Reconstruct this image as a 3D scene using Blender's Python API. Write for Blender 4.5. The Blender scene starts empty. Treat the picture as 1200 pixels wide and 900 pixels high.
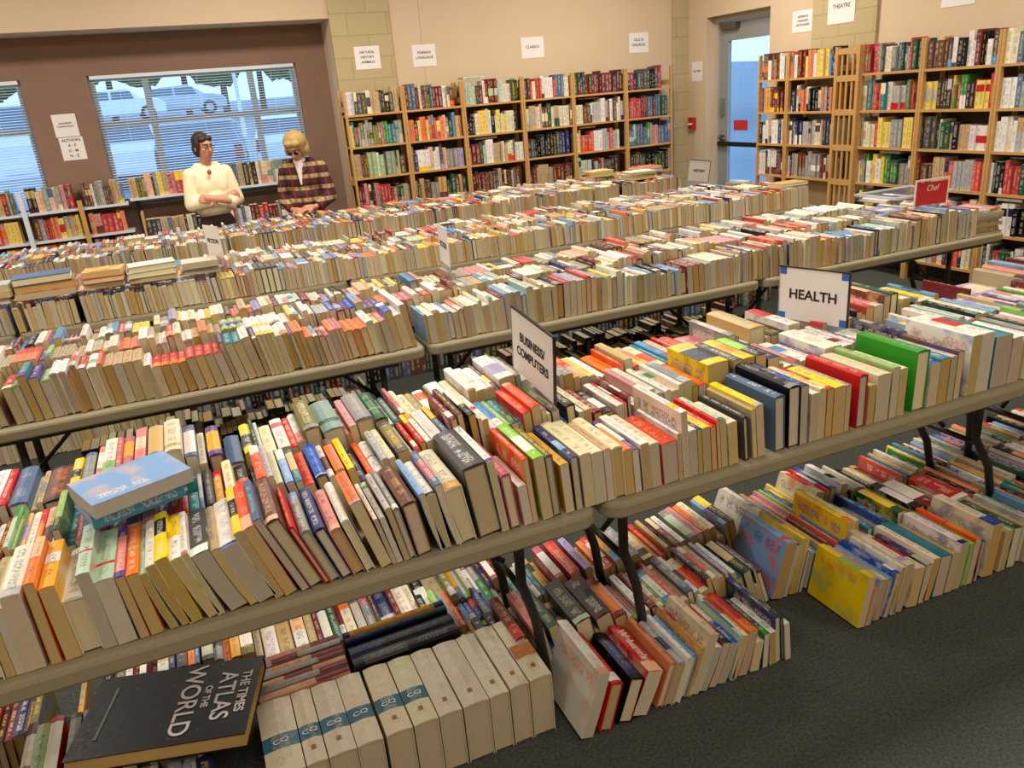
import bpy, bmesh, math, random, re
from mathutils import Vector, Matrix
R = random.Random(7)
SC = bpy.context.scene
COL = SC.collection
PI = math.pi
rad = math.radians

# ------------------------------------------------------------------ camera (solved from the room's three vanishing directions)
H = 1.76
FPX = 920.8
AX = Vector((0.91606229, -0.20564664, 0.34429542))    # world X in camera coords (x right, y down, z forward)
AY = Vector((-0.39312676, -0.29081908, 0.87228184))
AZ = Vector((-0.07925415, -0.93441625, -0.34725359))
def ray(px, py):
    c = Vector((px - 600, py - 450, FPX))
    return Vector((AX.dot(c), AY.dot(c), AZ.dot(c)))
def at_z(px, py, z):
    d = ray(px, py); return d * ((z - H) / d.z) + Vector((0, 0, H))
def at_y(px, py, y):
    d = ray(px, py); return d * (y / d.y) + Vector((0, 0, H))
def at_x(px, py, x):
    d = ray(px, py); return d * (x / d.x) + Vector((0, 0, H))

cam = bpy.data.objects.new('camera', bpy.data.cameras.new('camera'))
COL.objects.link(cam)
cam.data.sensor_fit = 'HORIZONTAL'; cam.data.sensor_width = 36
cam.data.lens = 36 * FPX / 1200
cam.data.clip_start = 0.05; cam.data.clip_end = 400
m = Matrix((AX, AY, AZ))            # rows: world axes in cam coords -> maps cam vec to world
right = m @ Vector((1, 0, 0)); up = m @ Vector((0, -1, 0)); back = m @ Vector((0, 0, -1))
M4 = Matrix(((right.x, up.x, back.x, 0), (right.y, up.y, back.y, 0), (right.z, up.z, back.z, H), (0, 0, 0, 1)))
cam.matrix_world = M4
SC.camera = cam

# ------------------------------------------------------------------ colour helpers
def lin(h):
    h = h.lstrip('#')
    v = [int(h[i:i+2], 16) / 255 for i in (0, 2, 4)]
    return tuple([(c / 12.92 if c <= .04045 else ((c + .055) / 1.055) ** 2.4) for c in v] + [1.0])
PAL = dict(wht='e9e4d8', crm='e4d8b0', ivo='ece3c4', tan='c8a468', kha='b8a471', pch='eeb68c', pnk='dd8880', ros='c0606a', red='c81e1c', ora='e2481c', org='f07a18', yel='f4cf10', gld='e0a21c',
           lim='8ecf2a', grn='2f8f22', lgr='8fb56a', mnt='b4cfae', dgn='1f5236', tea='1f7f88', lbl='7ea6cf', sky='4f96c8', blu='2350b0', nvy='252a62', pur='5e3a86', lav='a79bc8',
           drd='7c161c', mar='551418', brn='6a4030', cho='3c241c', gry='8d8c88', sil='b5b3ac', dgy='4b4a48', blk='0d0d0f', olv='77702e', slt='52688a', sgr='7d968c')
WORD = dict(wht='white', crm='cream', ivo='ivory', tan='tan', kha='khaki', pch='peach', pnk='pink', ros='rose', red='red', ora='orange-red', org='orange', yel='yellow', gld='golden yellow',
            lim='lime green', grn='green', lgr='pale green', mnt='mint green', dgn='dark green', tea='teal', lbl='light blue', sky='sky blue', blu='blue', nvy='navy', pur='purple', lav='lavender',
            drd='dark red', mar='maroon', brn='brown', cho='dark brown', gry='grey', sil='silver grey', dgy='charcoal', blk='black', olv='olive', slt='slate blue', sgr='grey-green')
LIN = {k: lin(v) for k, v in PAL.items()}
def jit(c, a=.12):
    k = 1 + R.uniform(-a, a); return tuple([min(1, x * k * (1 + R.uniform(-.05, .05))) for x in c[:3]] + [1])

# ------------------------------------------------------------------ materials
MATS = {}
def principled(name, color=(.5, .5, .5, 1), rough=.6, metal=0, spec=.5, **kw):
    if name in MATS: return MATS[name]
    mt = bpy.data.materials.new(name); mt.use_nodes = True
    b = mt.node_tree.nodes['Principled BSDF']
    b.inputs['Base Color'].default_value = color
    b.inputs['Roughness'].default_value = rough
    b.inputs['Metallic'].default_value = metal
    b.inputs['Specular IOR Level'].default_value = spec
    for k, v in kw.items(): b.inputs[k.replace('_', ' ')].default_value = v
    MATS[name] = mt
    return mt
class NT:
    def __init__(s, mt): s.t = mt.node_tree; s.b = s.t.nodes['Principled BSDF']
    def n(s, typ, **kw):
        nd = s.t.nodes.new(typ)
        for k, v in kw.items(): setattr(nd, k, v)
        return nd
    def l(s, a, b): s.t.links.new(a, b)
    def math(s, op, a, b=None, c=None, clamp=False):
        nd = s.n('ShaderNodeMath', operation=op); nd.use_clamp = clamp
        for i, v in enumerate((a, b, c)):
            if v is None: continue
            if isinstance(v, (int, float)): nd.inputs[i].default_value = v
            else: s.l(v, nd.inputs[i])
        return nd.outputs[0]
    def mix(s, f, a, b):
        nd = s.n('ShaderNodeMix', data_type='RGBA')
        for i, v in ((0, f), (6, a), (7, b)):
            if isinstance(v, (int, float, tuple)): nd.inputs[i].default_value = v
            else: s.l(v, nd.inputs[i])
        return nd.outputs[2]
    def noise(s, vec, scale=5, detail=2, rough=.5):
        nd = s.n('ShaderNodeTexNoise'); nd.inputs['Scale'].default_value = scale; nd.inputs['Detail'].default_value = detail; nd.inputs['Roughness'].default_value = rough
        if vec is not None: s.l(vec, nd.inputs['Vector'])
        return nd
    def ramp(s, f, stops):
        nd = s.n('ShaderNodeValToRGB'); e = nd.color_ramp.elements
        while len(e) < len(stops): e.new(.5)
        for i, (p, c) in enumerate(stops): e[i].position = p; e[i].color = c
        s.l(f, nd.inputs[0]); return nd.outputs[0]
    def mapping(s, vec, scale=(1, 1, 1)):
        nd = s.n('ShaderNodeMapping'); nd.inputs['Scale'].default_value = scale; s.l(vec, nd.inputs[0]); return nd.outputs[0]
    def bump(s, h, strength=.3, dist=.002):
        nd = s.n('ShaderNodeBump'); nd.inputs['Strength'].default_value = strength; nd.inputs['Distance'].default_value = dist
        s.l(h, nd.inputs['Height']); s.l(nd.outputs[0], s.b.inputs['Normal'])
def noisy(name, c1, c2, scale, rough=.7, detail=3, bump=0, dist=.002, spec=.4, metal=0, sc=(1, 1, 1)):
    if name in MATS: return MATS[name]
    mt = principled(name, c1, rough, metal, spec); g = NT(mt)
    tc = g.n('ShaderNodeTexCoord').outputs['Object']
    nz = g.noise(g.mapping(tc, sc), scale, detail)
    g.l(g.mix(nz.outputs[0], c1, c2), g.b.inputs['Base Color'])
    if bump: g.bump(nz.outputs[0], bump, dist)
    return mt

def make_cover_mat():
    mt = principled('book_cover', (.5, .5, .5, 1), .42, 0, .32); g = NT(mt)
    A = lambda n: g.n('ShaderNodeAttribute', attribute_name=n)
    base, acc, ink, par = A('base').outputs['Color'], A('accent').outputs['Color'], A('ink').outputs['Color'], A('par')
    sp = g.n('ShaderNodeSeparateColor'); g.l(par.outputs['Color'], sp.inputs[0])
    a, b, kind = sp.outputs[0], sp.outputs[1], sp.outputs[2]
    uv = g.n('ShaderNodeUVMap', uv_map='uv').outputs[0]; um = g.n('ShaderNodeUVMap', uv_map='um').outputs[0]
    s1 = g.n('ShaderNodeSeparateXYZ'); g.l(uv, s1.inputs[0]); v, u = s1.outputs[0], s1.outputs[1]
    isp = g.math('LESS_THAN', kind, .25)                      # spine
    band = g.math('MULTIPLY', g.math('GREATER_THAN', v, a), g.math('LESS_THAN', v, b))
    col = g.mix(band, base, acc)
    # lettering: coarse word blocks times fine strokes
    n1 = g.noise(g.mapping(um, (330, 110, 1)), 1, 1).outputs[0]
    n2 = g.noise(g.mapping(um, (40, 14, 1)), 1, 0).outputs[0]
    strokes = g.math('MULTIPLY', g.math('GREATER_THAN', n1, .5), g.math('GREATER_THAN', n2, .44))
    cen = g.math('LESS_THAN', g.math('ABSOLUTE', g.math('SUBTRACT', u, .5)), .24)
    inr = g.math('MULTIPLY', g.math('GREATER_THAN', v, .1), g.math('LESS_THAN', v, .9))
    txt = g.math('MULTIPLY', g.math('MULTIPLY', strokes, cen), g.math('MULTIPLY', inr, isp))
    col = g.mix(g.math('MULTIPLY', txt, .55), col, ink)
    # front / back cover art: soft blotches and title lines
    isc = g.math('MULTIPLY', g.math('GREATER_THAN', kind, .25), g.math('LESS_THAN', kind, .75))
    n3 = g.noise(g.mapping(um, (14, 14, 1)), 1, 3).outputs[0]
    blot = g.math('MULTIPLY', g.math('MULTIPLY_ADD', n3, 7, -3.4, clamp=True), isc)
    col = g.mix(g.math('MULTIPLY', blot, .5), col, acc)
    tl = g.math('MULTIPLY', g.math('MULTIPLY', g.math('GREATER_THAN', u, .72), g.math('LESS_THAN', u, .88)), g.math('MULTIPLY', strokes, inr))
    col = g.mix(g.math('MULTIPLY', g.math('MULTIPLY', tl, isc), .7), col, ink)
    wear = g.noise(g.mapping(um, (60, 60, 1)), 1, 4).outputs[0]
    col2 = g.mix(g.math('MULTIPLY', g.math('GREATER_THAN', wear, .68), .12), col, (.7, .66, .58, 1))
    g.l(col2, g.b.inputs['Base Color'])
    g.l(g.math('ADD', g.math('MULTIPLY', sp.outputs[0], 0), g.math('MULTIPLY_ADD', wear, .35, .25)), g.b.inputs['Roughness'])
    return mt
def make_page_mat():
    mt = principled('page_paper', (.6, .5, .35, 1), .85, 0, .2); g = NT(mt)
    base = g.n('ShaderNodeAttribute', attribute_name='base').outputs['Color']
    um = g.n('ShaderNodeUVMap', uv_map='um').outputs[0]
    f = g.noise(g.mapping(um, (12, 900, 1)), 1, 3).outputs[0]
    st = g.noise(g.mapping(um, (25, 25, 1)), 1, 3).outputs[0]
    dk = g.mix(g.math('MULTIPLY_ADD', f, 1.2, -.35, clamp=True), base, (.32, .22, .11, 1))
    nd = g.mix(.35, base, dk)
    nd = g.mix(g.math('MULTIPLY', g.math('GREATER_THAN', st, .6), .12), nd, (.45, .33, .16, 1))
    g.l(nd, g.b.inputs['Base Color']); g.bump(f, .25, .0006)
    return mt
COVER = make_cover_mat(); PAGE = make_page_mat()
COVER_GLOSS = None
BLACK_METAL = noisy('black_metal', (.012, .012, .013, 1), (.03, .03, .03, 1), 60, .45, spec=.5)
PLASTIC_TOP = noisy('table_plastic', lin('a59b7e'), lin('958b6e'), 140, .55, bump=.15, dist=.0008)
CARPET = noisy('carpet', lin('171a18'), lin('6a6e66'), 110, .95, 5, bump=.8, dist=.006, spec=.1)
PINE = noisy('pine_wood', lin('cfa364'), lin('b98a4c'), 6, .5, 4, bump=.05, sc=(1, 1, 12))
PAINT = noisy('beige_wall_paint', lin('d3bd9f'), lin('ceb798'), 3, .8, 2)
SHADED_PAINT = noisy('shaded_wall_paint', lin('8c6f60'), lin('846756'), 4, .8, 2)  # wall paint turned brown: the alcove's shade is put into the colour
WHITEPAPER = principled('white_paper', lin('e8e4e0'), .6)
WINFRAME = principled('window_frame_grey', lin('a9b2b8'), .4)
INK = principled('printed_black', lin('1c1a1c'), .6)
CLEAR = principled('clear_plastic', (.9, .93, .95, 1), .12, 0, .5, Transmission_Weight=.85, IOR=1.25)
def glass_mat():
    mt = bpy.data.materials.new('window_glass'); mt.use_nodes = True; t = mt.node_tree; t.nodes.clear()
    o = t.nodes.new('ShaderNodeOutputMaterial'); mx = t.nodes.new('ShaderNodeMixShader'); mx.inputs[0].default_value = .06
    tr = t.nodes.new('ShaderNodeBsdfTransparent'); tr.inputs[0].default_value = (.86, .93, .98, 1)
    gl = t.nodes.new('ShaderNodeBsdfGlossy'); gl.inputs['Roughness'].default_value = .03
    t.links.new(tr.outputs[0], mx.inputs[1]); t.links.new(gl.outputs[0], mx.inputs[2]); t.links.new(mx.outputs[0], o.inputs[0]); return mt
GLASS = glass_mat()
def block_mat():
    mt = principled('block_masonry', lin('b9a774'), .85); g = NT(mt)
    gm = g.n('ShaderNodeNewGeometry').outputs['Position']
    s = g.n('ShaderNodeSeparateXYZ'); g.l(gm, s.inputs[0])
    cb = g.n('ShaderNodeCombineXYZ'); g.l(g.math('ADD', s.outputs[0], s.outputs[1]), cb.inputs[0]); g.l(s.outputs[2], cb.inputs[1])
    br = g.n('ShaderNodeTexBrick'); g.l(cb.outputs[0], br.inputs['Vector'])
    br.inputs['Scale'].default_value = 1; br.inputs['Brick Width'].default_value = .4; br.inputs['Row Height'].default_value = .2; br.inputs['Mortar Size'].default_value = .005
    br.inputs['Color1'].default_value = lin('b7a57c'); br.inputs['Color2'].default_value = lin('bcab84'); br.inputs['Mortar'].default_value = lin('a3936a')
    nz = g.noise(gm, 60, 4).outputs[0]
    g.l(g.mix(g.math('MULTIPLY', nz, .35), br.outputs[0], lin('a8976e')), g.b.inputs['Base Color']); g.bump(nz, .3, .003)
    return mt
BLOCK = block_mat()

# ------------------------------------------------------------------ mesh builder
class MB:
    def __init__(s): s.v = []; s.f = []; s.mi = []; s.at = []; s.uv = []; s.um = []
    def quad(s, pts, mi=0, at=None, uv=None, um=None):
        n = len(s.v); s.v += [tuple(p) for p in pts]; s.f.append(tuple(range(n, n + len(pts)))); s.mi.append(mi)
        s.at.append(at); s.uv.append(uv); s.um.append(um)
    def add(s, V, F, mi=0):
        n = len(s.v); s.v += [tuple(p) for p in V]
        for f in F: s.f.append(tuple(n + i for i in f)); s.mi.append(mi); s.at.append(None); s.uv.append(None); s.um.append(None)
    def box(s, a, b, mi=0, M=None):
        x0, y0, z0 = a; x1, y1, z1 = b
        V = [Vector(p) for p in ((x0, y0, z0), (x1, y0, z0), (x1, y1, z0), (x0, y1, z0), (x0, y0, z1), (x1, y0, z1), (x1, y1, z1), (x0, y1, z1))]
        if M is not None: V = [M @ p for p in V]
        s.add(V, [(0, 3, 2, 1), (4, 5, 6, 7), (0, 1, 5, 4), (1, 2, 6, 5), (2, 3, 7, 6), (3, 0, 4, 7)], mi)
    def tube(s, pts, r, seg=8, mi=0):
        pts = [Vector(p) for p in pts]; rings = []; n0 = len(s.v)
        rr = r if isinstance(r, (list, tuple)) else [r] * len(pts)
        for i, p in enumerate(pts):
            d = (pts[min(i + 1, len(pts) - 1)] - pts[max(i - 1, 0)]).normalized()
            u = d.orthogonal().normalized() if i == 0 else (pu - d * pu.dot(d)).normalized()
            pu = u; w = d.cross(u)
            rings.append([p + (u * math.cos(k * 2 * PI / seg) + w * math.sin(k * 2 * PI / seg)) * rr[i] for k in range(seg)])
        V = [q for rg in rings for q in rg]; F = []
        for i in range(len(rings) - 1):
            for k in range(seg):
                a, b = i * seg + k, i * seg + (k + 1) % seg; F.append((a, b, b + seg, a + seg))
        F.append(tuple(range(seg - 1, -1, -1))); F.append(tuple((len(rings) - 1) * seg + k for k in range(seg)))
        s.add(V, F, mi)
    def ellipsoid(s, c, r, M=None, su=16, sv=10, mi=0, fn=None):
        V = []; F = []
        for j in range(1, sv):
            t = PI * j / sv
            for i in range(su):
                p = 2 * PI * i / su; q = Vector((r[0] * math.sin(t) * math.cos(p), r[1] * math.sin(t) * math.sin(p), r[2] * math.cos(t)))
                if fn: q = fn(q)
                V.append(q)
        top = Vector((0, 0, r[2])); bot = Vector((0, 0, -r[2]))
        if fn: top = fn(top); bot = fn(bot)
        V += [top, bot]; nt = len(V) - 2; nb = len(V) - 1
        for j in range(sv - 2):
            for i in range(su):
                a, b = j * su + i, j * su + (i + 1) % su; F.append((a, a + su, b + su, b))
        for i in range(su):
            F.append((nt, i, (i + 1) % su)); F.append((nb, (sv - 2) * su + (i + 1) % su, (sv - 2) * su + i))
        V = [(M @ q if M else q) + Vector(c) for q in V]
        s.add(V, F, mi)
    def prism(s, prof, y0, y1, mi=0, M=None):   # profile in xz, extruded along y
        n = len(prof); V = [Vector((x, y0, z)) for x, z in prof] + [Vector((x, y1, z)) for x, z in prof]
        if M is not None: V = [M @ p for p in V]
        F = [tuple(range(n)), tuple(range(2 * n - 1, n - 1, -1))] + [(i, i + n, (i + 1) % n + n, (i + 1) % n) for i in range(n)]
        s.add(V, F, mi)
    def build(s, name, mats, parent=None, loc=(0, 0, 0), smooth=False):
        me = bpy.data.meshes.new(name); me.from_pydata(s.v, [], s.f)
        if not isinstance(mats, (list, tuple)): mats = [mats]
        for q in mats: me.materials.append(q)
        me.polygons.foreach_set('material_index', s.mi)
        if any(a is not None for a in s.at):
            D = ((.5, .5, .5, 1),) * 3 + ((2, 2, 1, 0),)
            at = [a if a is not None else D for a in s.at]
            for k, nm in enumerate(('base', 'accent', 'ink', 'par')):
                A = me.attributes.new(nm, 'FLOAT_COLOR', 'FACE'); A.data.foreach_set('color', [c for q in at for c in q[k]])
            for nm, L in (('uv', s.uv), ('um', s.um)):
                U = me.uv_layers.new(name=nm); buf = []
                for f, q in zip(s.f, L):
                    if q is None: buf += [0.0, 0.0] * len(f)
                    else:
                        for w in q: buf += [w[0], w[1]]
                U.data.foreach_set('uv', buf)
        if smooth: me.polygons.foreach_set('use_smooth', [True] * len(me.polygons))
        me.update()
        o = bpy.data.objects.new(name, me); COL.objects.link(o); o.location = loc
        if parent: o.parent = parent
        return o
def tag(o, label=None, cat=None, group=None, kind=None):
    if label: o['label'] = label
    if cat: o['category'] = cat
    if group: o['group'] = group
    if kind: o['kind'] = kind
    return o
def empty(name, loc=(0, 0, 0), rz=0):
    o = bpy.data.objects.new(name, None); COL.objects.link(o); o.location = loc; o.rotation_euler = (0, 0, rz); o.empty_display_size = .05
    return o
def text(name, body, size, mat, parent, M, extrude=.0004, align='CENTER', shear=0, sx=1, bold=0):
    c = bpy.data.curves.new(name, 'FONT'); c.body = body; c.size = size; c.extrude = extrude; c.align_x = align; c.align_y = 'CENTER'; c.materials.append(mat); c.shear = shear; c.space_line = .9
    c.offset = bold
    t = bpy.data.objects.new('tmp', c); COL.objects.link(t)
    dg = bpy.context.evaluated_depsgraph_get(); me = bpy.data.meshes.new_from_object(t.evaluated_get(dg)); me.name = name
    bpy.data.objects.remove(t); bpy.data.curves.remove(c)
    o = bpy.data.objects.new(name, me); COL.objects.link(o); o.parent = parent
    o.matrix_local = M @ Matrix.Diagonal((sx, 1, 1, 1))
    return o

# ------------------------------------------------------------------ books
TANS = [lin(x) for x in ('d2be90', 'c9ad72', 'd6c69e', 'c4a25c', 'cfc0a2', 'd6cbb4', 'c2b28c', 'd0b57c', 'c4b8a4', 'ccb78c')]
def book_cover(mb, M, t, h, w, hard, base, acc, ink, a, b, bend=0, seed=0, segs=3, mi=0):
    """thickness x 0..t, spine length y 0..h, width z 0..w, spine on top (+z)."""
    c = .0026 if hard else .0009
    rise = min(.35 * t, .005) if hard else min(.14 * t, .002)
    zs = [w * k / segs for k in range(segs + 1)]; zs[-1] = w - rise
    off = lambda z: bend * (1 - z / w) ** 2
    out = [(off(z), z) for z in zs]
    ns = 4 if segs > 1 else 2
    arc = [(t * k / ns, w - rise + rise * math.sin(PI * k / ns)) for k in range(1, ns)]
    rt = [(t + off(z), z) for z in reversed(zs)]
    inr = [(t - c + off(z), z) for z in zs[:-1]] + [(t - c, w - rise - c), (c, w - rise - c)] + [(c + off(z), z) for z in reversed(zs[:-1])]
    so, sd = seed * 3.7, seed * 1.9
    def strip(P, kind):
        tot = sum(math.dist(P[i], P[i + 1]) for i in range(len(P) - 1)); acu = 0
        for i in range(len(P) - 1):
            (x0, z0), (x1, z1) = P[i], P[i + 1]; d = math.dist(P[i], P[i + 1])
            u0, u1 = acu / tot, (acu + d) / tot
            pts = [M @ Vector(q) for q in ((x0, 0, z0), (x1, 0, z1), (x1, h, z1), (x0, h, z0))]
            aa, bb = (a, b) if kind == 0 else ((2, 2) if b - a < .95 else (a, b))
            A = (base, acc, ink, (aa, bb, kind, 1))
            mb.quad(pts, mi, A, [(0, u0), (0, u1), (1, u1), (1, u0)], [(so, acu + sd), (so, acu + d + sd), (h + so, acu + d + sd), (h + so, acu + sd)])
            acu += d
    ck = .9 if hard else .5
    strip(out, ck); strip([out[-1]] + arc + [rt[0]], 0); strip(rt, ck); strip(inr, 1)
    # end caps of the thin boards: left, spine, right
    E = (base, acc, ink, (2, 2, 1, 1)); n = len(zs)
    il = [inr[-1 - k] for k in range(n - 1)] + [(c, w - rise - c)]
    ir = [inr[k] for k in range(n - 1)] + [(t - c, w - rise - c)]
    ol = out; orr = rt[::-1]
    for y, fl in ((0, False), (h, True)):
        def q(pts):
            P = [M @ Vector((x, y, z)) for x, z in pts]
            if fl: P = P[::-1]
            mb.quad(P, mi, E, [(0, 0)] * len(P), [(0, 0)] * len(P))
        for k in range(n - 1):
            q([ol[k], il[k], il[k + 1], ol[k + 1]]); q([ir[k], orr[k], orr[k + 1], ir[k + 1]])
        q([ol[-1], il[-1], ir[-1], orr[-1]] + arc[::-1])
    for P in ((ol[0], il[0]), (ir[0], orr[0])):
        (x0, z0), (x1, z1) = P
        mb.quad([M @ Vector(q) for q in ((x0, 0, z0), (x0, h, z0), (x1, h, z1), (x1, 0, z1))], mi, E, [(0, 0)] * 4, [(0, 0)] * 4)
def book_pages(mb, M, t, h, w, hard, tone, bend=0, seed=0, segs=3, mi=0):
    c = .0027 if hard else .001
    i = .0035 if hard else .0004; zb = .004 if hard else .0004
    rise = min(.35 * t, .005) if hard else min(.14 * t, .002)
    off = lambda z: bend * (1 - z / w) ** 2
    zs = [zb + (w - rise - c * 1.05 - zb) * k / segs for k in range(segs + 1)]
    Lp = [(c + off(z), z) for z in zs]; Rp = [(t - c + off(z), z) for z in zs]
    A = (tone, tone, tone, (2, 2, 1, 1)); so = seed * 3.1
    def q(pts, um): mb.quad([M @ Vector(p) for p in pts], mi, A, [(0, 0)] * 4, um)
    for k in range(segs):
        (a0, z0), (a1, z1) = Lp[k], Lp[k + 1]; (b0, _), (b1, _) = Rp[k], Rp[k + 1]
        for y, fl in ((i, 0), (h - i, 1)):
            P = [(a0, y, z0), (b0, y, z0), (b1, y, z1), (a1, y, z1)]; um = [(z0 + so, 0), (z0 + so, t), (z1 + so, t), (z1 + so, 0)]
            if fl: P = P[::-1]; um = um[::-1]
            q(P, um)
        q([(a0, i, z0), (a1, i, z1), (a1, h - i, z1), (a0, h - i, z0)], [(so, 0)] * 4)
        q([(b0, i, z0), (b0, h - i, z0), (b1, h - i, z1), (b1, i, z1)], [(so, 0)] * 4)
    (a0, z0), (b0, _) = Lp[0], Rp[0]
    q([(a0, i, z0), (a0, h - i, z0), (b0, h - i, z0), (b0, i, z0)], [(so, 0), (h + so, 0), (h + so, t), (so, t)])
    (a0, z0), (b0, _) = Lp[-1], Rp[-1]
    q([(a0, i, z0), (b0, i, z0), (b0, h - i, z0), (a0, h - i, z0)], [(so, 0)] * 4)

STUFF = {'P': MB(), 'H': MB()}
BOOKS = []     # (key, row name, x, data)
NAME = {'P': 'paperback', 'H': 'hardcover_book'}
def local_M(xb, y, zb, th, yaw=0, t=0):
    if th < 0: zb += t * math.sin(-th)
    return Matrix.Translation((xb, y, zb)) @ Matrix.Rotation(yaw, 4, 'Z') @ Matrix.Rotation(-th, 4, 'Y')
class B:
    __slots__ = ('T', 't', 'h', 'w', 'base', 'acc', 'ink', 'a', 'b', 'bn', 'an', 'xb', 'y', 'z', 'th', 'yaw', 'bend', 'tone', 'tilt', 'M', 'label', 'title', 'name', 'extra')
    def __init__(s, T, t, h, w, bn, an='-', a=2, b=2, ink='-'):
        s.T = T; s.t = t; s.h = h; s.w = w; s.bn = bn; s.an = an if an != '-' else R.choice(['wht', 'gry', 'red', 'blu', 'yel', 'crm'])
        s.base = jit(LIN[bn], .08); s.acc = jit(LIN[s.an], .08); s.a = a; s.b = b
        dark = sum(LIN[bn][:3]) < .9
        s.ink = LIN[ink] if ink != '-' else (LIN[R.choice(['wht', 'crm', 'yel', 'wht'])] if dark else LIN[R.choice(['blk', 'nvy', 'drd', 'blk', 'blu'])])
        s.bend = 0; s.yaw = 0; s.tone = jit(R.choice(TANS), .08); s.M = None; s.label = None; s.title = None; s.th = 0; s.name = None; s.extra = None
        if T == 'H' and R.random() < .5: s.tone = jit(LIN['crm'], .08)
    def desc(s):
        d = WORD[s.bn]
        if s.b - s.a > .02 and s.b <= 1.01 and s.an != s.bn: return d, f'with {WORD[s.an]} band'
        return d, ''
def emit(bk, individual, label=None, group=None, segs=3):
    M = bk.M if bk.M is not None else local_M(bk.xb, bk.y, bk.z, bk.th, bk.yaw, bk.t)
    hard = bk.T == 'H'; seed = R.random() * 50
    if individual:
        root = bpy.data.objects.new(bk.name or NAME[bk.T], None); COL.objects.link(root); root.empty_display_size = .03
        root.matrix_world = M
        I = Matrix.Identity(4)
        m1 = MB(); book_cover(m1, I, bk.t, bk.h, bk.w, hard, bk.base, bk.acc, bk.ink, bk.a, bk.b, bk.bend, seed, segs); m1.build('cover', COVER, root)
        m2 = MB(); book_pages(m2, I, bk.t, bk.h, bk.w, hard, bk.tone, bk.bend, seed, segs); m2.build('page_block', PAGE, root)
        tag(root, label, 'book', group)
        return root
    mb = STUFF[bk.T]
    book_cover(mb, M, bk.t, bk.h, bk.w, hard, bk.base, bk.acc, bk.ink, bk.a, bk.b, 0, seed, 1, 0)
    book_pages(mb, M, bk.t, bk.h, bk.w, hard, bk.tone, 0, seed, 1, 1)

BRIGHT = 'wht wht wht crm crm ivo tan wht yel red ora org blu lbl sil pur pnk tea mnt grn nvy blk gry drd lav pch'.split()
SALE = 'wht wht crm crm ivo sil lbl wht crm pnk red ora pch yel nvy blk gry tan drd kha lav mnt sky brn wht wht'.split()
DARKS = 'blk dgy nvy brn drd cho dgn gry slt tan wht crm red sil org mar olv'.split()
POCKET = 'crm wht lav lbl ros sil red nvy yel wht crm org pnk ivo dgy blk tan gld wht lbl'.split()
OLD = 'drd mar brn cho dgn nvy slt tan kha crm sgr gry red blk sil tea olv'.split()
NONF = 'wht wht crm red ora org yel gld lim grn tea sky blu nvy blk sil kha tan pnk dgn drd gry lbl'.split()
def rnd_book(pal, L=.2, w=.14, t=(.012, .034), hardp=.35):
    T = 'H' if R.random() < hardp else 'P'; k = R.uniform(.88, 1.08)
    a, b, an = 2, 2, '-'
    if R.random() < .35:
        a = R.choice([-.1, .0, .3, .6]); b = a + R.choice([.25, .3, .4]); an = R.choice(pal)
    bn = R.choice(pal)
    if bn in ('ivo',): bn = 'crm'
    return mute(B(T, R.uniform(*t) * (1.15 if T == 'H' else 1), L * k * (1.04 if T == 'H' else 1), w * k * R.uniform(.95, 1.05), bn, an, a, b))
def mute(q, k=.22):
    f = lambda c: tuple([v * (1 - k) + (.3 * c[0] + .55 * c[1] + .15 * c[2]) * k for v in c[:3]] + [1])
    q.base = f(q.base); q.acc = f(q.acc); return q

def lerp_tab(tab, x):
    if x <= tab[0][0]: return tab[0][1]
    for (x0, v0), (x1, v1) in zip(tab, tab[1:]):
        if x <= x1: return v0 + (v1 - v0) * (x - x0) / (x1 - x0)
    return tab[-1][1]

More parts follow.
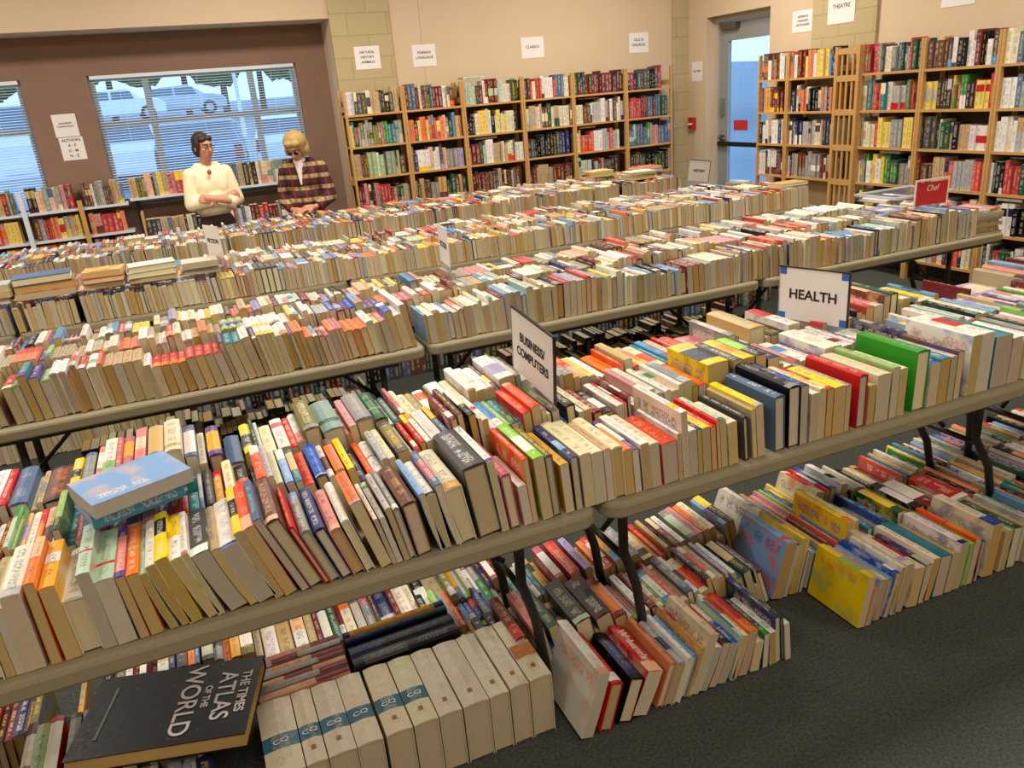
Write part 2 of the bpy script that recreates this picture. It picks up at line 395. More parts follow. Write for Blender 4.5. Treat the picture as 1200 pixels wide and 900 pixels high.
ROWS = []   # every row: dict(name, where, books)
def hand_row(key, where, Y0, z0, data, lean, x0, x1, pal, L=.215, nofill=(), marks=(), hardp=.35, t=(.012, .034), wdef=.15, limits=(.1, .235), fill=True, fillmin=.011):
    """Rows whose books were read off the photograph: near end of each spine, colours, size."""
    out = []; s = (0, 0, 1)
    for line in data.strip().splitlines():
        p = line.split()
        if not p: continue
        if p[0] == '@': s = (float(p[1]), float(p[2]), float(p[3])); continue
        X0, Y0p, X1, Y1p = map(float, p[:4]); T, bn = p[4], p[5]; opt = p[6:]
        an, a, b, ink = '-', 2, 2, '-'; kw = {}
        pos = [q for q in opt if '=' not in q]
        for q in opt:
            if '=' in q: k, v = q.split('='); kw[k] = v
        if len(pos) >= 3: an, a, b = pos[0], float(pos[1]), float(pos[2])
        elif len(pos) == 1: an = pos[0]
        if len(pos) == 4: ink = pos[3]
        y0 = Y0 + float(kw.get('dy', 0))
        P = at_y(s[0] + X0 / s[2], s[1] + Y0p / s[2], y0); Q = at_y(s[0] + X1 / s[2], s[1] + Y1p / s[2], y0)
        th = rad(float(kw['th'])) if 'th' in kw else rad(lerp_tab(lean, P.x))
        ct = math.cos(th)
        w = (P.z - z0) / ct if th >= 0 else (Q.z - z0) / ct
        if 'w' in kw: w = float(kw['w'])
        w = max(limits[0], min(limits[1], w))
        tt = max(.007, (Q.x - P.x) / max(.8, ct))
        bk = B(T, tt, float(kw.get('L', L * R.uniform(.95, 1.05))), w, bn, an, a, b, kw.get('ink', ink))
        bk.xb = P.x + w * math.sin(th); bk.y = y0; bk.z = z0; bk.th = th
        if 'title' in kw: bk.title = kw['title']
        if 'tone' in kw: bk.tone = LIN[kw['tone']]
        out.append(bk)
    out.sort(key=lambda q: q.xb)
    res = []; end = x0      # end = right side of the last book on the table plane
    def gap_fill(e, target):
        while target - e > .011:
            if any(n0 <= e <= n1 for n0, n1 in nofill): e += .004; continue
            q = rnd_book(pal, L, wdef, t, hardp); q.t = min(q.t, target - e - .0006)
            if target - e - q.t < .008: q.t = max(.006, target - e - .001)
            q.th = rad(lerp_tab(lean, e)) + rad(R.uniform(-1, 1)); q.xb = e; q.y = Y0 + R.uniform(-.006, .01); q.z = z0
            res.append(q); e += q.t / math.cos(q.th) + .0012
        return e
    for bk in out:
        r = bk.xb + bk.t / math.cos(bk.th)
        if r < end + .004: continue
        if fill and bk.xb - end > fillmin: end = gap_fill(end, bk.xb)
        if bk.xb < end: bk.t = max(.006, (r - end) * math.cos(bk.th)); bk.xb = end
        res.append(bk); end = bk.xb + bk.t / math.cos(bk.th) + .0008
    if fill: gap_fill(end, x1)
    fix_lean(res)
    for q in res:
        if q.T == 'P' and q.t > .014 and R.random() < .5 and abs(q.th) > rad(7): q.bend = .012 * (1 if q.th > 0 else -1)
    ROWS.append(dict(key=key, where=where, books=res, marks=marks)); return res
def fix_lean(res):
    # bottom edge must stay above the support; neighbours must not cross at the top
    for i in range(1, len(res)):
        p, q = res[i - 1], res[i]
        if q.th > p.th and (q.xb - p.xb - p.t / math.cos(p.th)) < .16 * (math.tan(q.th) - math.tan(p.th)):
            gap = q.xb - p.xb - p.t / math.cos(p.th)
            zc = min(p.w, q.w)
            q.th = math.atan(math.tan(p.th) + max(0, gap) / zc * .98)
def auto_row(key, where, Y0, z0, x0, x1, pal, L=.2, w=.14, t=(.012, .034), hardp=.35, leanr=(-1, 4), marks=(), jy=.012, gaps=.02):
    res = []; e = x0; th = 0
    while e < x1 - .012:
        if R.random() < gaps: e += R.uniform(.01, .03)
        q = rnd_book(pal(e) if callable(pal) else pal, L, w(e) if callable(w) else w, t, hardp)
        if e + q.t > x1: break
        if R.random() < .12: th = rad(R.uniform(*leanr))
        q.th = th; q.xb = e; q.y = Y0 + R.uniform(-jy * .5, jy); q.z = z0
        res.append(q); e += q.t / math.cos(th) + .0012
        if R.random() < .14:                      # runs of one series
            for _ in range(R.randint(1, 3)):
                if e + q.t > x1: break
                c = B(q.T, q.t, q.h, q.w, q.bn, q.an, q.a, q.b); c.th = th; c.xb = e; c.y = q.y; c.z = z0; c.base = q.base; res.append(c); e += c.t / math.cos(th) + .0012
    fix_lean(res)
    ROWS.append(dict(key=key, where=where, books=res, marks=marks)); return res

# ================================================================== BOOK ROWS
TZ = .742
def near_lean(x): return 0
LEAN_F = [(-1, 2), (-.6, 0), (-.42, 1), (-.34, 11), (-.28, 13), (-.2, 16), (-.1, 20), (0, 21), (.13, 18), (.22, 15), (.33, 9), (.49, 8), (.6, 6), (.83, 3), (1.04, 4), (1.15, 3), (1.36, 5), (1.42, 2), (1.6, 0), (1.95, -1), (2.3, -1), (3, 2), (4, 1)]
F = hand_row('near_front', 'front rank of the nearest table row', 1.60, TZ, '''
@ 0 600 6
-300 760 -210 735 P crm wht .5 1.1
-205 735 -140 715 H wht
-130 712 -60 690 P kha
-58 690 2 650 P crm
2 655 150 612 P wht sil .0 .15 w=.18
152 512 232 495 P org pch .55 1.1 L=.2
262 545 385 535 P gld wht .52 .72 L=.2
455 470 560 455 P mnt red .42 .46 ink=dgy
580 525 725 505 P mnt red .28 .33 ink=olv L=.225
730 492 805 485 P pur pnk .1 .8 L=.225
812 480 905 455 P org lgr .5 .53 ink=wht L=.225
908 470 965 450 P mnt
970 410 1038 370 P wht ink=ros L=.21
@ 140 560 6
202 605 300 600 P yel blk .52 .85 wht L=.22
302 605 390 572 P wht yel .5 1.1 dgy L=.2
393 560 440 545 P wht ros .0 .06 ink=dgy L=.2
445 580 590 545 P dgy wht .0 .16 L=.21
592 540 650 525 P kha L=.21
655 530 790 495 P wht blu .0 .05 ink=lav L=.23
765 415 825 395 P yel blk .35 .72 crm L=.23
827 390 915 365 P ora pch .0 .25 pch L=.235
920 315 975 305 P slt L=.21 ink=mnt
1000 330 1110 300 H brn pch .0 .1 pch L=.22
@ 300 540 6
197 480 255 470 H red L=.21
290 515 370 495 H gry lbl .82 1.1 wht L=.205
400 495 475 480 H nvy ink=wht L=.22
500 500 590 485 H pnk pch .0 .1 L=.21
592 430 650 415 H wht ink=sil L=.21
655 310 735 290 P org lav .0 .05 pur L=.17
790 425 850 410 P wht ink=dgy L=.2
855 410 905 400 P sil grn .82 .9 dgy L=.2
905 340 945 332 P sil L=.2
945 340 1000 325 H gry wht .0 .1 wht L=.22
1020 310 1125 285 H brn ink=gld L=.215
1140 225 1180 212 P lbl L=.21 w=.165
@ 460 500 6
230 490 300 480 P wht blk .0 .07 dgy L=.2
292 415 345 405 P slt ros .2 .7 L=.21
490 320 650 290 H dgy blk .0 .02 wht L=.232 w=.2
655 250 710 235 P wht pur .0 .07 L=.25
757 345 825 325 H ros L=.22 ink=pch
880 420 935 390 P wht L=.19 ink=pnk
880 240 950 225 P ora L=.22 th=5
987 225 1060 192 P lim wht .2 .6 wht L=.24
1068 205 1122 195 H olv L=.2
@ 620 470 6
112 402 165 392 H dgy L=.21
215 450 275 425 P gld ink=dgn L=.22
290 400 335 372 P nvy lbl .25 .5 crm L=.23
355 380 430 355 P crm L=.235 ink=brn
432 370 515 345 P crm L=.235 ink=red
520 342 572 332 P tan L=.2
575 330 655 310 H crm L=.22 ink=dgy
660 347 720 335 P org L=.16
722 345 770 320 P pur wht .3 .9 L=.22
780 305 840 290 P wht L=.22 ink=ros
845 305 910 290 P crm L=.22 ink=red
930 305 1035 295 P ora ink=pch L=.2
1040 230 1062 215 P wht L=.2
1065 80 1110 68 P wht yel .12 .3 L=.24
@ 780 420 6
165 510 215 495 P wht L=.18
218 500 255 487 P nvy L=.2
257 490 310 478 P yel L=.2 ink=dgy
315 480 352 462 P ora L=.2
355 440 380 430 P red L=.2
382 440 425 410 P mnt dgn .0 .1 L=.2
437 456 500 435 P crm L=.17
545 410 575 395 H dgy L=.21
600 362 632 335 P kha L=.2 
635 332 685 315 P yel sil .0 .1 olv L=.21
770 270 840 240 H slt L=.22 base=1
870 200 950 185 H blk gry .0 .1 sil L=.235
955 195 1010 170 P nvy blu .1 .6 L=.235
1030 250 1085 230 P wht org .6 1.1 L=.22
1087 240 1140 215 P crm pnk .1 .9 L=.235
1145 215 1185 190 P red yel .2 .4 L=.2
@ 960 360 5
0 480 45 465 P crm yel .3 .6 
50 480 90 460 P red yel .1 .4
95 465 160 452 P yel L=.2
162 465 192 450 P gry
240 400 290 385 H red L=.22 ink=pch
296 465 336 450 P tan L=.18
345 430 425 380 P crm L=.235 ink=tan
436 360 480 345 P lgr L=.235
482 370 522 350 P crm L=.2
580 265 655 240 H grn L=.238 ink=lgr w=.197
661 340 715 320 P wht blu .0 .15 L=.2
720 300 775 290 P tea ink=wht L=.22
780 290 815 280 P sil L=.22
820 265 856 250 P brn L=.22
905 170 965 152 P wht L=.25 ink=org w=.2
968 152 1035 138 P wht red .4 .8 L=.25
1042 182 1140 150 P crm tea .0 1.1 L=.25
1142 190 1200 165 P wht red .2 .4 blk L=.23
''', LEAN_F, -1.0, 4.5, NONF, L=.22, nofill=((.415, .45), (.83, .86)), marks=((.845, 'the joint of the two nearest tables'),), wdef=.15, t=(.016, .04), fillmin=.036)
LEAN_M = [(-1, 4), (-.4, 4), (0, 10), (.3, 10), (.6, 6), (1, 4), (1.5, 1), (4, 0)]
Mr = hand_row('near_middle', 'middle rank of the nearest table row', 1.845, TZ, '''
@ 0 600 6
-180 420 -120 400 P red
-115 400 -60 380 P wht
-55 330 5 310 H drd
12 250 50 240 P mnt grn .7 1.1
52 270 95 255 P lgr grn .7 1.1
100 290 150 280 P pch lav .3 .7
158 290 215 268 P wht ink=blk
218 262 268 250 P red org .1 .6
275 250 340 230 P pch brn .1 .5
355 130 410 110 P dgn lgr .3 1.1
520 200 585 180 P ros wht .8 1.1
@ 140 560 6
340 262 430 240 P drd
440 250 485 235 P red
497 247 565 238 P tea
570 225 600 215 P slt sil .3 1.1
612 190 672 178 H dgy ink=sil
685 190 745 180 P red gld .1 .8
752 110 815 90 P crm yel .0 .15 red
@ 300 540 6
0 130 70 118 P ora wht .75 1.1
75 115 118 105 P sil
128 165 190 158 P crm ink=tan
207 157 265 147 P lbl wht .7 1.1 wht
275 147 325 132 P tea pch .35 .9
340 177 412 160 P ora red .1 .9 gld
415 110 495 95 H blu sil .0 .04 lbl
510 110 552 98 P wht brn .2 .6
556 70 620 55 P org brn .8 1.1
640 60 690 45 P yel
710 152 785 140 P nvy ink=yel
790 92 830 82 P ora
832 78 900 65 H wht gry .45 .5
@ 400 420 7.5
345 890 405 870 P sil
410 880 470 862 P crm
490 830 595 810 P dgy olv .2 .9
600 868 650 835 P crm ink=ivo
655 800 690 775 P red wht .1 .3
695 740 735 725 P red yel .7 1.1 wht
745 730 790 715 P wht gld .8 1.1
795 700 850 680 P wht
855 695 905 670 P wht ink=sil
910 660 960 645 P slt yel .55 1.1
@ 540 400 7.5
-90 690 -40 665 P drd wht .1 .3
-35 640 10 620 P brn
60 650 120 625 P blk wht .4 1.1
150 680 175 655 P crm
180 690 235 660 P wht red .4 .5
330 752 390 728 P sky wht .0 .3
400 735 440 705 P lgr
445 720 505 700 P dgn tea .5 .9
540 632 610 590 P red ora .2 .8 pch
615 575 690 522 P ora tan .9 1.1 pch
695 600 745 580 P gry
750 640 785 620 P wht drd .3 1.1
800 612 860 590 P olv brn .0 .3
920 562 1000 545 H blk
1040 620 1080 600 P wht crm .4 .9
1090 600 1140 580 P crm
@ 660 360 6
212 735 275 712 H drd
282 745 352 720 P blk wht .2 .6 wht
375 692 425 680 P wht ink=ros
428 672 445 660 P red wht .4 .8
450 625 470 610 P drd wht .2 .5
500 690 560 660 P wht ink=brn
845 585 905 560 P sil gry .2 .9 dgy w=.17
908 555 950 540 P grn lim .2 1.1
953 545 1005 530 P ora org .2 .9
1020 522 1130 490 P wht pch .1 .5 pnk
@ 820 330 6
55 585 200 550 P yel blk .2 .7 
235 555 300 540 P dgy
305 540 385 515 P yel gld .3 .7
395 520 470 500 P blk lim .4 1.1
480 540 560 520 P nvy
590 600 660 580 P lim wht .0 .2
700 560 790 520 P wht sky .5 .8
880 470 1000 430 P wht ink=pnk
@ 960 360 5
110 235 195 210 P wht drd .2 .4
300 250 335 235 P wht
340 240 400 215 P pnk wht .3 1.1
410 225 480 205 P wht red .1 .6
560 210 640 185 P yel crm .1 .8
700 190 760 165 P wht
''', LEAN_M, -.95, 4.5, BRIGHT, L=.21, wdef=.155, t=(.014, .034), marks=((.845, 'the joint of the two nearest tables'),))
LEAN_B = [(-1, 1), (0, 2), (.2, 6), (.5, 6), (.8, 5), (1.3, 3), (1.6, 0), (4.5, 0)]
Br = hand_row('near_back', 'back rank of the nearest table row', 2.08, TZ, '''
@ 0 500 7.5
-120 480 -50 450 P wht
-40 700 40 680 P red
60 690 245 690 H slt ink=sil L=.235
250 740 335 735 P crm L=.21
372 662 585 620 H cho brn .1 .95 org L=.22
598 545 685 530 P yel blk .35 .6 wht L=.2
690 530 800 512 H slt gry .1 .9 sil L=.23
830 460 880 440 P pnk wht .3 .8
890 400 1000 370 P wht lgr .0 .3
1000 350 1060 335 H ros L=.21
1062 345 1160 320 H ros gld .3 .8 gld L=.21
@ 140 450 7.5
130 660 225 640 P pnk crm .3 .7 red
245 610 385 600 H tan ink=gld L=.2
390 590 540 560 H crm tan .1 .2
575 640 680 620 P slt wht .1 .8 wht L=.235
700 705 770 690 P crm
782 625 900 600 H pur gld .15 .8 gld L=.22
950 700 1095 670 H slt L=.2 ink=slt
1100 600 1200 590 H yel dgy .2 .62 wht
@ 280 440 7.5
190 670 220 650 P wht ink=gry
240 690 340 665 P crm tea .0 .06 red
350 640 455 620 P wht ros .7 .85 slt L=.23
460 630 520 600 P red ora .1 .7
560 475 700 450 H olv gry .0 .1 crm L=.235
735 490 920 458 H sgr dgn .22 .34 sgr L=.24
930 520 985 500 P pnk
1030 400 1175 375 H gry blk .0 .05 sil L=.23
@ 400 420 7.5
285 540 405 520 H dgn sgr .35 .4 lgr L=.235
425 580 455 562 P wht
465 560 520 540 H tea sgr .1 .9 L=.22
525 480 555 465 P ros wht .0 .2
560 500 625 480 H crm ink=gld
632 540 715 515 P crm tan .1 .3
728 525 790 505 H tan kha .1 .9
795 490 885 465 P wht ora .6 .9 tan
900 430 920 415 P kha gry .2 .9
925 430 1040 405 P wht lbl .1 .5
1045 390 1110 360 P crm olv .0 .1 kha
@ 540 400 7.5
60 430 128 415 P wht red .0 .04 crm
135 435 210 415 P wht tan .35 .4 ros
215 420 290 398 P wht red .0 .04
292 400 325 380 P brn yel .2 .5
330 330 465 300 P wht lav .2 .6 gry L=.23
480 300 520 290 P gry sil .1 .9
525 350 610 330 P dgy wht .0 .3 wht L=.24
680 420 760 395 P gry
860 300 900 290 P gry
905 298 985 280 P gry ora .45 1.1 wht L=.2
990 320 1045 300 P tan ora .4 1.1 wht
1050 318 1120 295 P tan ora .5 1.1 wht
@ 660 360 6
235 490 262 480 P wht L=.23
265 488 300 472 P wht L=.23
320 412 400 390 P org wht .0 .2 L=.2 w=.15
402 405 425 390 P ora org .3 .9 L=.2
430 370 485 345 P kha ink=tan L=.2
540 420 592 400 P yel ink=olv L=.22
600 420 650 400 P tan org .3 .8
655 410 720 385 P crm ora .2 .6
722 390 752 375 P tea
755 365 800 345 P sky slt .1 .3 L=.23
805 350 850 330 P pnk pch .2 .9
870 330 905 315 P red
908 328 985 270 P yel red .3 1.1 gld
1000 340 1160 320 P ros gry .0 .3
@ 820 330 6
150 390 255 365 P gry sil .2 .8
280 440 345 420 P wht
352 358 460 330 H tan kha .1 .9 kha L=.245 w=.2
500 380 620 350 P blk
625 305 705 282 P wht red .55 1.1 red L=.235 w=.18
710 400 800 380 P wht pnk .3 .5
810 420 862 395 H crm kha .1 .9 L=.24
900 470 960 440 P wht lav .1 .2 tan
@ 1000 270 6
150 530 215 500 P crm pnk .2 .9 ros L=.22
222 460 265 440 P brn pch .4 .9 L=.22
268 440 320 415 H dgn L=.23
345 480 400 460 P wht yel .1 .5
450 500 580 440 P crm yel .2 .9 brn
600 560 730 575 H tea dgn .2 .9 wht L=.23
735 580 800 560 P red wht .0 .5
810 600 1130 690 P lav crm .4 .9
''', LEAN_B, -.92, 4.5, NONF, L=.225, wdef=.17, t=(.014, .04), marks=((.845, 'the joint of the two nearest tables'),))

LEAN_FL = [(-1.2, 2), (.4, 0), (.56, 3), (.7, -10), (.9, -19), (1.03, -19), (1.045, 17), (1.45, 20), (1.56, 26), (1.66, -12), (1.85, -11), (2.3, -7), (2.7, -5), (4, 2)]
FL1 = hand_row('floor_front', 'front rank on the carpet under the nearest tables', 1.585, .004, '''
@ 620 740 6.667
555 425 640 400 P wht pch .0 .1 org L=.27 w=.215
652 420 740 392 H red wht .05 .2 gld L=.25
805 385 905 355 H blk nvy .1 .8 gry L=.23
935 350 1050 300 P red pch .0 .2 L=.235 title=Webster's
@ 740 660 6.667
240 725 300 705 P kha L=.2
340 680 410 655 P crm L=.22 ink=brn
450 750 510 725 P wht tan .3 1.1 L=.21
525 715 585 700 P blk red .3 1.1 L=.21
600 715 665 680 P crm blu .0 .55 wht L=.22
672 652 700 640 P mnt tea .2 .9 L=.22
705 650 745 630 P crm ros .5 .9 L=.24
760 620 825 600 P org red .3 1.1 L=.22
862 680 925 650 P crm L=.24
945 610 985 598 P dgy grn .0 .2 L=.22
1010 590 1055 575 P wht L=.2
@ 880 520 6.667
@ 900 500 4
475 748 507 735 P yel lgr .2 .6 org L=.23 w=.19
600 700 622 682 P blu wht .08 .25 sil L=.24
630 668 650 655 P wht
652 665 690 640 P crm lav .1 .2 pnk L=.26
695 680 740 655 P crm red .3 .9 
745 650 775 640 P nvy sil .0 .3
780 625 812 612 P ivo L=.25
815 612 865 598 P tea ink=sky L=.26
868 600 900 590 P kha
902 555 945 540 P wht nvy .0 .1
@ 1020 540 6.667
825 640 872 600 P ora org .0 .5 pch L=.25
880 640 900 625 P nvy
965 520 1045 485 P crm blu .0 .25 gry L=.25
1062 565 1088 550 P tan
1090 560 1120 535 P mnt
1130 545 1190 512 P dgn
''', LEAN_FL, .68, 3.6, NONF, L=.23, wdef=.16, nofill=((.6, .76), (.9, 1.0), (1.49, 1.776)), t=(.01, .03), limits=(.1, .25), fill=True, fillmin=.03, marks=((1.6, 'the gap before the yellow and green book'),))
LEAN_FM = [(-1.3, 2), (0, 2), (.3, 6), (.6, 8), (.7, 12), (.95, 14), (1.5, 16), (1.62, 24), (2.0, 8), (2.6, 6), (4, 4)]
FL2 = hand_row('floor_middle', 'middle rank on the carpet under the nearest tables', 1.835, .004, '''
@ 580 620 6.667
120 450 200 440 H drd red .0 .3 yel
270 420 345 395 P pnk
395 500 470 480 P dgn
620 740 740 700 H dgy mnt .0 .1
780 700 905 655 H mar cho .1 .9
915 700 1020 655 H drd org .1 .8 gld
1040 690 1070 670 P crm
@ 740 660 6.667
150 345 195 330 H drd
200 352 252 325 P crm tan .1 .3
290 322 342 296 P sky wht .2 .8
392 302 442 272 P crm tan .1 .9
430 225 476 205 H slt gry .2 .8
540 232 600 190 P crm ora .1 .7 ora
560 130 612 112 P blk
622 122 662 95 P crm ora .2 .8
665 130 720 100 P kha
730 78 752 68 P lav
780 78 806 60 P wht
900 445 966 425 P crm L=.23
@ 740 560 6.667
870 748 925 738 P blk kha .4 1.1
930 735 960 720 P slt
985 642 1025 612 P wht ink=dgy
1030 640 1042 635 P blk
1045 640 1085 612 P wht blk .0 .2
1095 592 1135 562 P yel gry .5 1.1
1140 560 1165 548 P tan
@ 880 520 6.667
290 700 372 705 P lbl ora .1 .2 th=-16 L=.24
642 640 700 640 P yel org .0 .15 L=.27 w=.22
702 650 745 630 P crm L=.25
@ 1020 540 6.667
180 420 240 395 P dgn yel .2 .9
250 420 300 395 P olv
340 380 400 350 P blk wht .2 .8
430 360 520 330 P drd wht .3 1.1
660 310 760 290 P red wht .0 .12 wht
''', LEAN_FM, .55, 3.6, NONF, L=.22, wdef=.15, t=(.01, .028), limits=(.1, .22), marks=((.93, 'the black table leg by the joint'),))
FL3 = hand_row('floor_back', 'back rank on the carpet under the nearest tables', 2.085, .004, '''
@ 580 620 6.667
480 350 535 295 P ros wht .1 .8 wht
580 290 655 262 P red ora .1 .9
700 300 750 290 P lav
840 325 885 300 P org wht .1 .4
890 300 935 262 P red wht .3 .8
940 250 1000 220 P gld sky .0 .3
@ 740 560 6.667
-80 640 -20 610 P crm
-10 620 60 600 P gry
95 640 165 605 P crm blk .1 .3
225 607 262 585 P red L=.24
265 545 292 535 P tan
340 520 370 488 P drd crm .6 1.1
380 500 415 470 P wht
450 470 507 440 P gry mnt .1 .8
507 440 552 418 P pnk
560 380 602 350 P org pch .1 .3
602 352 650 328 P crm
715 352 745 322 P lbl pur .2 .6
750 290 800 270 P blk yel .6 1.1
975 115 1050 150 P wht lav .2 .3 th=-20 L=.24 w=.2
@ 880 520 6.667
370 400 440 340 P crm ora .3 .9
460 330 500 295 P red wht .3 .8
520 290 560 270 P blu sil .1 .8
610 270 670 220 P wht blk .3 .5
840 560 955 545 H sgr L=.25
957 558 1005 530 H blk L=.25
1008 530 1055 515 P crm L=.24
1058 528 1110 505 P tan brn .1 .9 L=.24
''', [(0, 8), (.8, 12), (1.7, 14), (2.2, 6), (4, 4)], .5, 3.6, NONF, L=.21, wdef=.14, t=(.01, .026), limits=(.1, .2), marks=((.93, 'the black table leg by the joint'),))
# floor, left part under the first table
FL4 = hand_row('floor_left', 'rank behind the atlas and the cream volumes', 2.21, .004, '''
@ 0 760 6.667
-40 700 60 690 H brn wht .3 .8 dy=-.33
60 700 180 680 P kha lgr .1 .9 dy=-.33
185 745 320 700 H red wht .1 .9 wht dy=-.33
385 670 480 640 P dgy gry .1 .9 sil dy=-.33
500 640 560 610 P sil dgy .1 .3 dy=-.33
590 590 640 560 P tan gld .0 .3
@ 180 700 6.667
-110 640 -60 620 P drd wht .1 .7
25 575 115 560 H tan wht .0 .2
120 560 165 545 P nvy ink=wht
180 545 262 525 P dgy org .6 .9 sil
270 530 322 515 P org
325 520 360 505 P slt
380 490 470 465 P dgy sil .1 .8
475 490 545 475 H gry dgy .3 .6 sil
610 470 685 455 P gld
690 450 790 435 P olv wht .2 .7 pch
810 480 860 460 P kha
885 505 1000 480 H crm wht .1 .8
1005 480 1115 450 H kha tan .2 .8
1130 420 1200 400 H pch wht .1 .5
@ 340 680 6.667
60 560 160 530 H pch wht .0 .5
170 530 230 510 H cho kha .1 .9 crm
235 500 270 490 P drd
280 490 350 470 H blk wht .1 .8 wht
360 480 420 455 P dgn
425 530 475 510 P wht drd .4 .9
480 500 555 470 P crm org .8 1.1
565 450 630 430 P slt sil .2 .9
640 430 715 405 P gry ros .8 1.1 wht
740 390 855 355 P nvy wht .2 .3 sil
890 310 980 290 P ivo
985 300 1040 270 P ivo
@ 480 640 6.667
130 540 215 510 P blk wht .1 .7 wht
220 510 345 470 H kha tan .1 .2
385 410 430 385 H slt gld .3 .9 gld
435 405 475 385 P lgr sil .1 .9
505 380 555 355 P gry wht .1 .7
580 410 640 385 P dgy sil .1 .9
645 260 690 240 P ros wht .1 .9
750 390 795 365 P drd wht .0 .3
''', [(-1.3, -4), (-.4, -2), (.1, 3), (.4, 8), (.7, 10)], -1.2, .60, DARKS, L=.23, wdef=.17, t=(.016, .035), limits=(.12, .25), marks=((.58, 'the black leg of the nearest table'),))
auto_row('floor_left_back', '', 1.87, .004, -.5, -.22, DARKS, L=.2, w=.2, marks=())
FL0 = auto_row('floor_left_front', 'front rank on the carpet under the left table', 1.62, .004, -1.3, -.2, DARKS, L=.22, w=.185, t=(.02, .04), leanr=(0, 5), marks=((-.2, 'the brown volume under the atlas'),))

# second, third and fourth table rows: their near ranks in view
P2 = lambda e: ('crm wht kha ora org tea wht lgr pur tan red sil'.split() if e < .1 else 'wht org pch lbl blu wht crm ros sil wht pur yel drd'.split() if e < .9 else SALE)
R2a = auto_row('second_front', 'front rank of the second table row', 3.235, TZ, -1.6, .86, P2, L=.185, w=lambda e: .16 + .02 * math.sin(e * 9), t=(.014, .036), hardp=.3, leanr=(4, 14), marks=((.885, 'the first joint of the second table row'),))
R2b = auto_row('second_front', 'front rank of the second table row', 3.235, TZ, .9, 4.5, SALE, L=.2, w=lambda e: .155 + .02 * math.sin(e * 5), t=(.014, .034), hardp=.25, leanr=(-1, 5), marks=((.885, 'the first joint of the second table row'),))
R2c = auto_row('second_middle', 'middle rank of the second table row', 3.455, TZ + .03, -1.7, 4.4, P2, L=.18, w=.15, t=(.014, .036), hardp=.3, leanr=(0, 9), marks=((.885, 'the first joint of the second table row'),))
R2d = auto_row('second_back', 'back rank of the second table row', 3.69, TZ + .04, -1.9, 4.35, SALE, L=.19, w=.15, t=(.014, .034), hardp=.3, leanr=(0, 6), marks=((.885, 'the first joint of the second table row'),))
for k, (y, dz) in enumerate(((4.865, 0), (5.08, 0.015), (5.31, .03))):
    auto_row('third', '', y, TZ + dz, -2.1, 4.55 - .1 * k, POCKET if k < 1 else SALE, L=.18, w=.145, t=(.012, .03), hardp=.3, leanr=(0, 5))
for k, (y, dz) in enumerate(((6.49, 0), (6.7, .015), (6.94, .03))):
    auto_row('fourth', '', y, TZ + dz, -2.2, 4.5 - .05 * k, POCKET, L=.18, w=.14, t=(.012, .03), hardp=.3, leanr=(0, 4))
# under the second, third and fourth rows
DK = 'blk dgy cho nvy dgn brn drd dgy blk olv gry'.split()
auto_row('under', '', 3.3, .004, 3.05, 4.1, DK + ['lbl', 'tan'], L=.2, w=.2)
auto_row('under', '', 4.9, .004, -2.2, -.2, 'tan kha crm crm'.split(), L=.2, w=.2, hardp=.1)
CRATE = principled('crate_black', lin('1c1c1c'), .6)
for k, (x, lb) in enumerate(((-.42, 'black crate of dark books under the second row, window end'), (.02, 'black crate under the second row, behind the grey-green novel'), (.46, 'black crate under the second row just before the first joint'), (1.53, 'black crate under the second row just past the first joint'), (1.98, 'black crate under the second row behind the orange books'), (2.42, 'black crate under the second row beside the second joint'), (2.86, 'black crate under the second row behind the tan box'))):
    c = tag(empty('storage_crate', (x, 3.63, 0)), lb, 'crate', 'crates under the second table row')
    m = MB(); m.box((-.215, -.34, 0), (.215, .34, .19)); m.build('tub', CRATE, c)
    m = MB(); m.box((-.218, -.343, .191), (.218, .343, .2015)); m.build('lid', CRATE, c)
# ================================================================== BOOKCASES
SHELF_Z = [1.672, 1.372, 1.072, .772, .472, .172]
def shelf_M_back(x, yf, z, w): return Matrix(((1, 0, 0, x), (0, 0, -1, yf + w), (0, 1, 0, z), (0, 0, 0, 1)))
def shelf_M_right(xf, y, z, w): return Matrix(((0, 0, -1, xf + w), (-1, 0, 0, y), (0, 1, 0, z), (0, 0, 0, 1)))
def fill_shelf(wall, a, b, front, z, pal, hmax=.235, dens=.93, flat=True):
    e = a; pal = pal.split() if isinstance(pal, str) else pal
    stop = a + (b - a) * dens
    while e < stop - .014:
        k = R.random(); h = min(hmax, R.choice([.18, .2, .215, .235]) * R.uniform(.95, 1.05))
        q = rnd_book(pal, h, h * .66, (.016, .042), .6); q.h = min(h, hmax); q.w = min(.2, q.h * .68)
        n = R.choice([1, 1, 1, 1, 2, 3])
        if e + q.t > b: e += .004; continue
        for _ in range(n):
            if e + q.t > b: break
            c = B(q.T, q.t, q.h, q.w, q.bn, q.an, q.a, q.b); c.base = q.base
            off = R.uniform(.01, .04)
            if wall == 'back': c.M = shelf_M_back(e, front + off, z, c.w)
            else: c.M = shelf_M_right(front + off, b - (e - a), z, c.w)
            emit(c, False); e += c.t + .0012
    if flat and R.random() < .4 and hmax > .22 and b - a > .4:
        q = rnd_book(pal, .22, .15, (.015, .03), .6); x = a + R.uniform(.2, .35)
        zz = z + .247
        if q.t < .022:
            if wall == 'back': q.M = Matrix(((0, -1, 0, x), (0, 0, -1, front + .2), (1, 0, 0, zz), (0, 0, 0, 1)))
            else: q.M = Matrix(((0, 0, -1, front + .2), (0, 1, 0, b - (x - a) - .1), (1, 0, 0, zz), (0, 0, 0, 1)))
            emit(q, False)
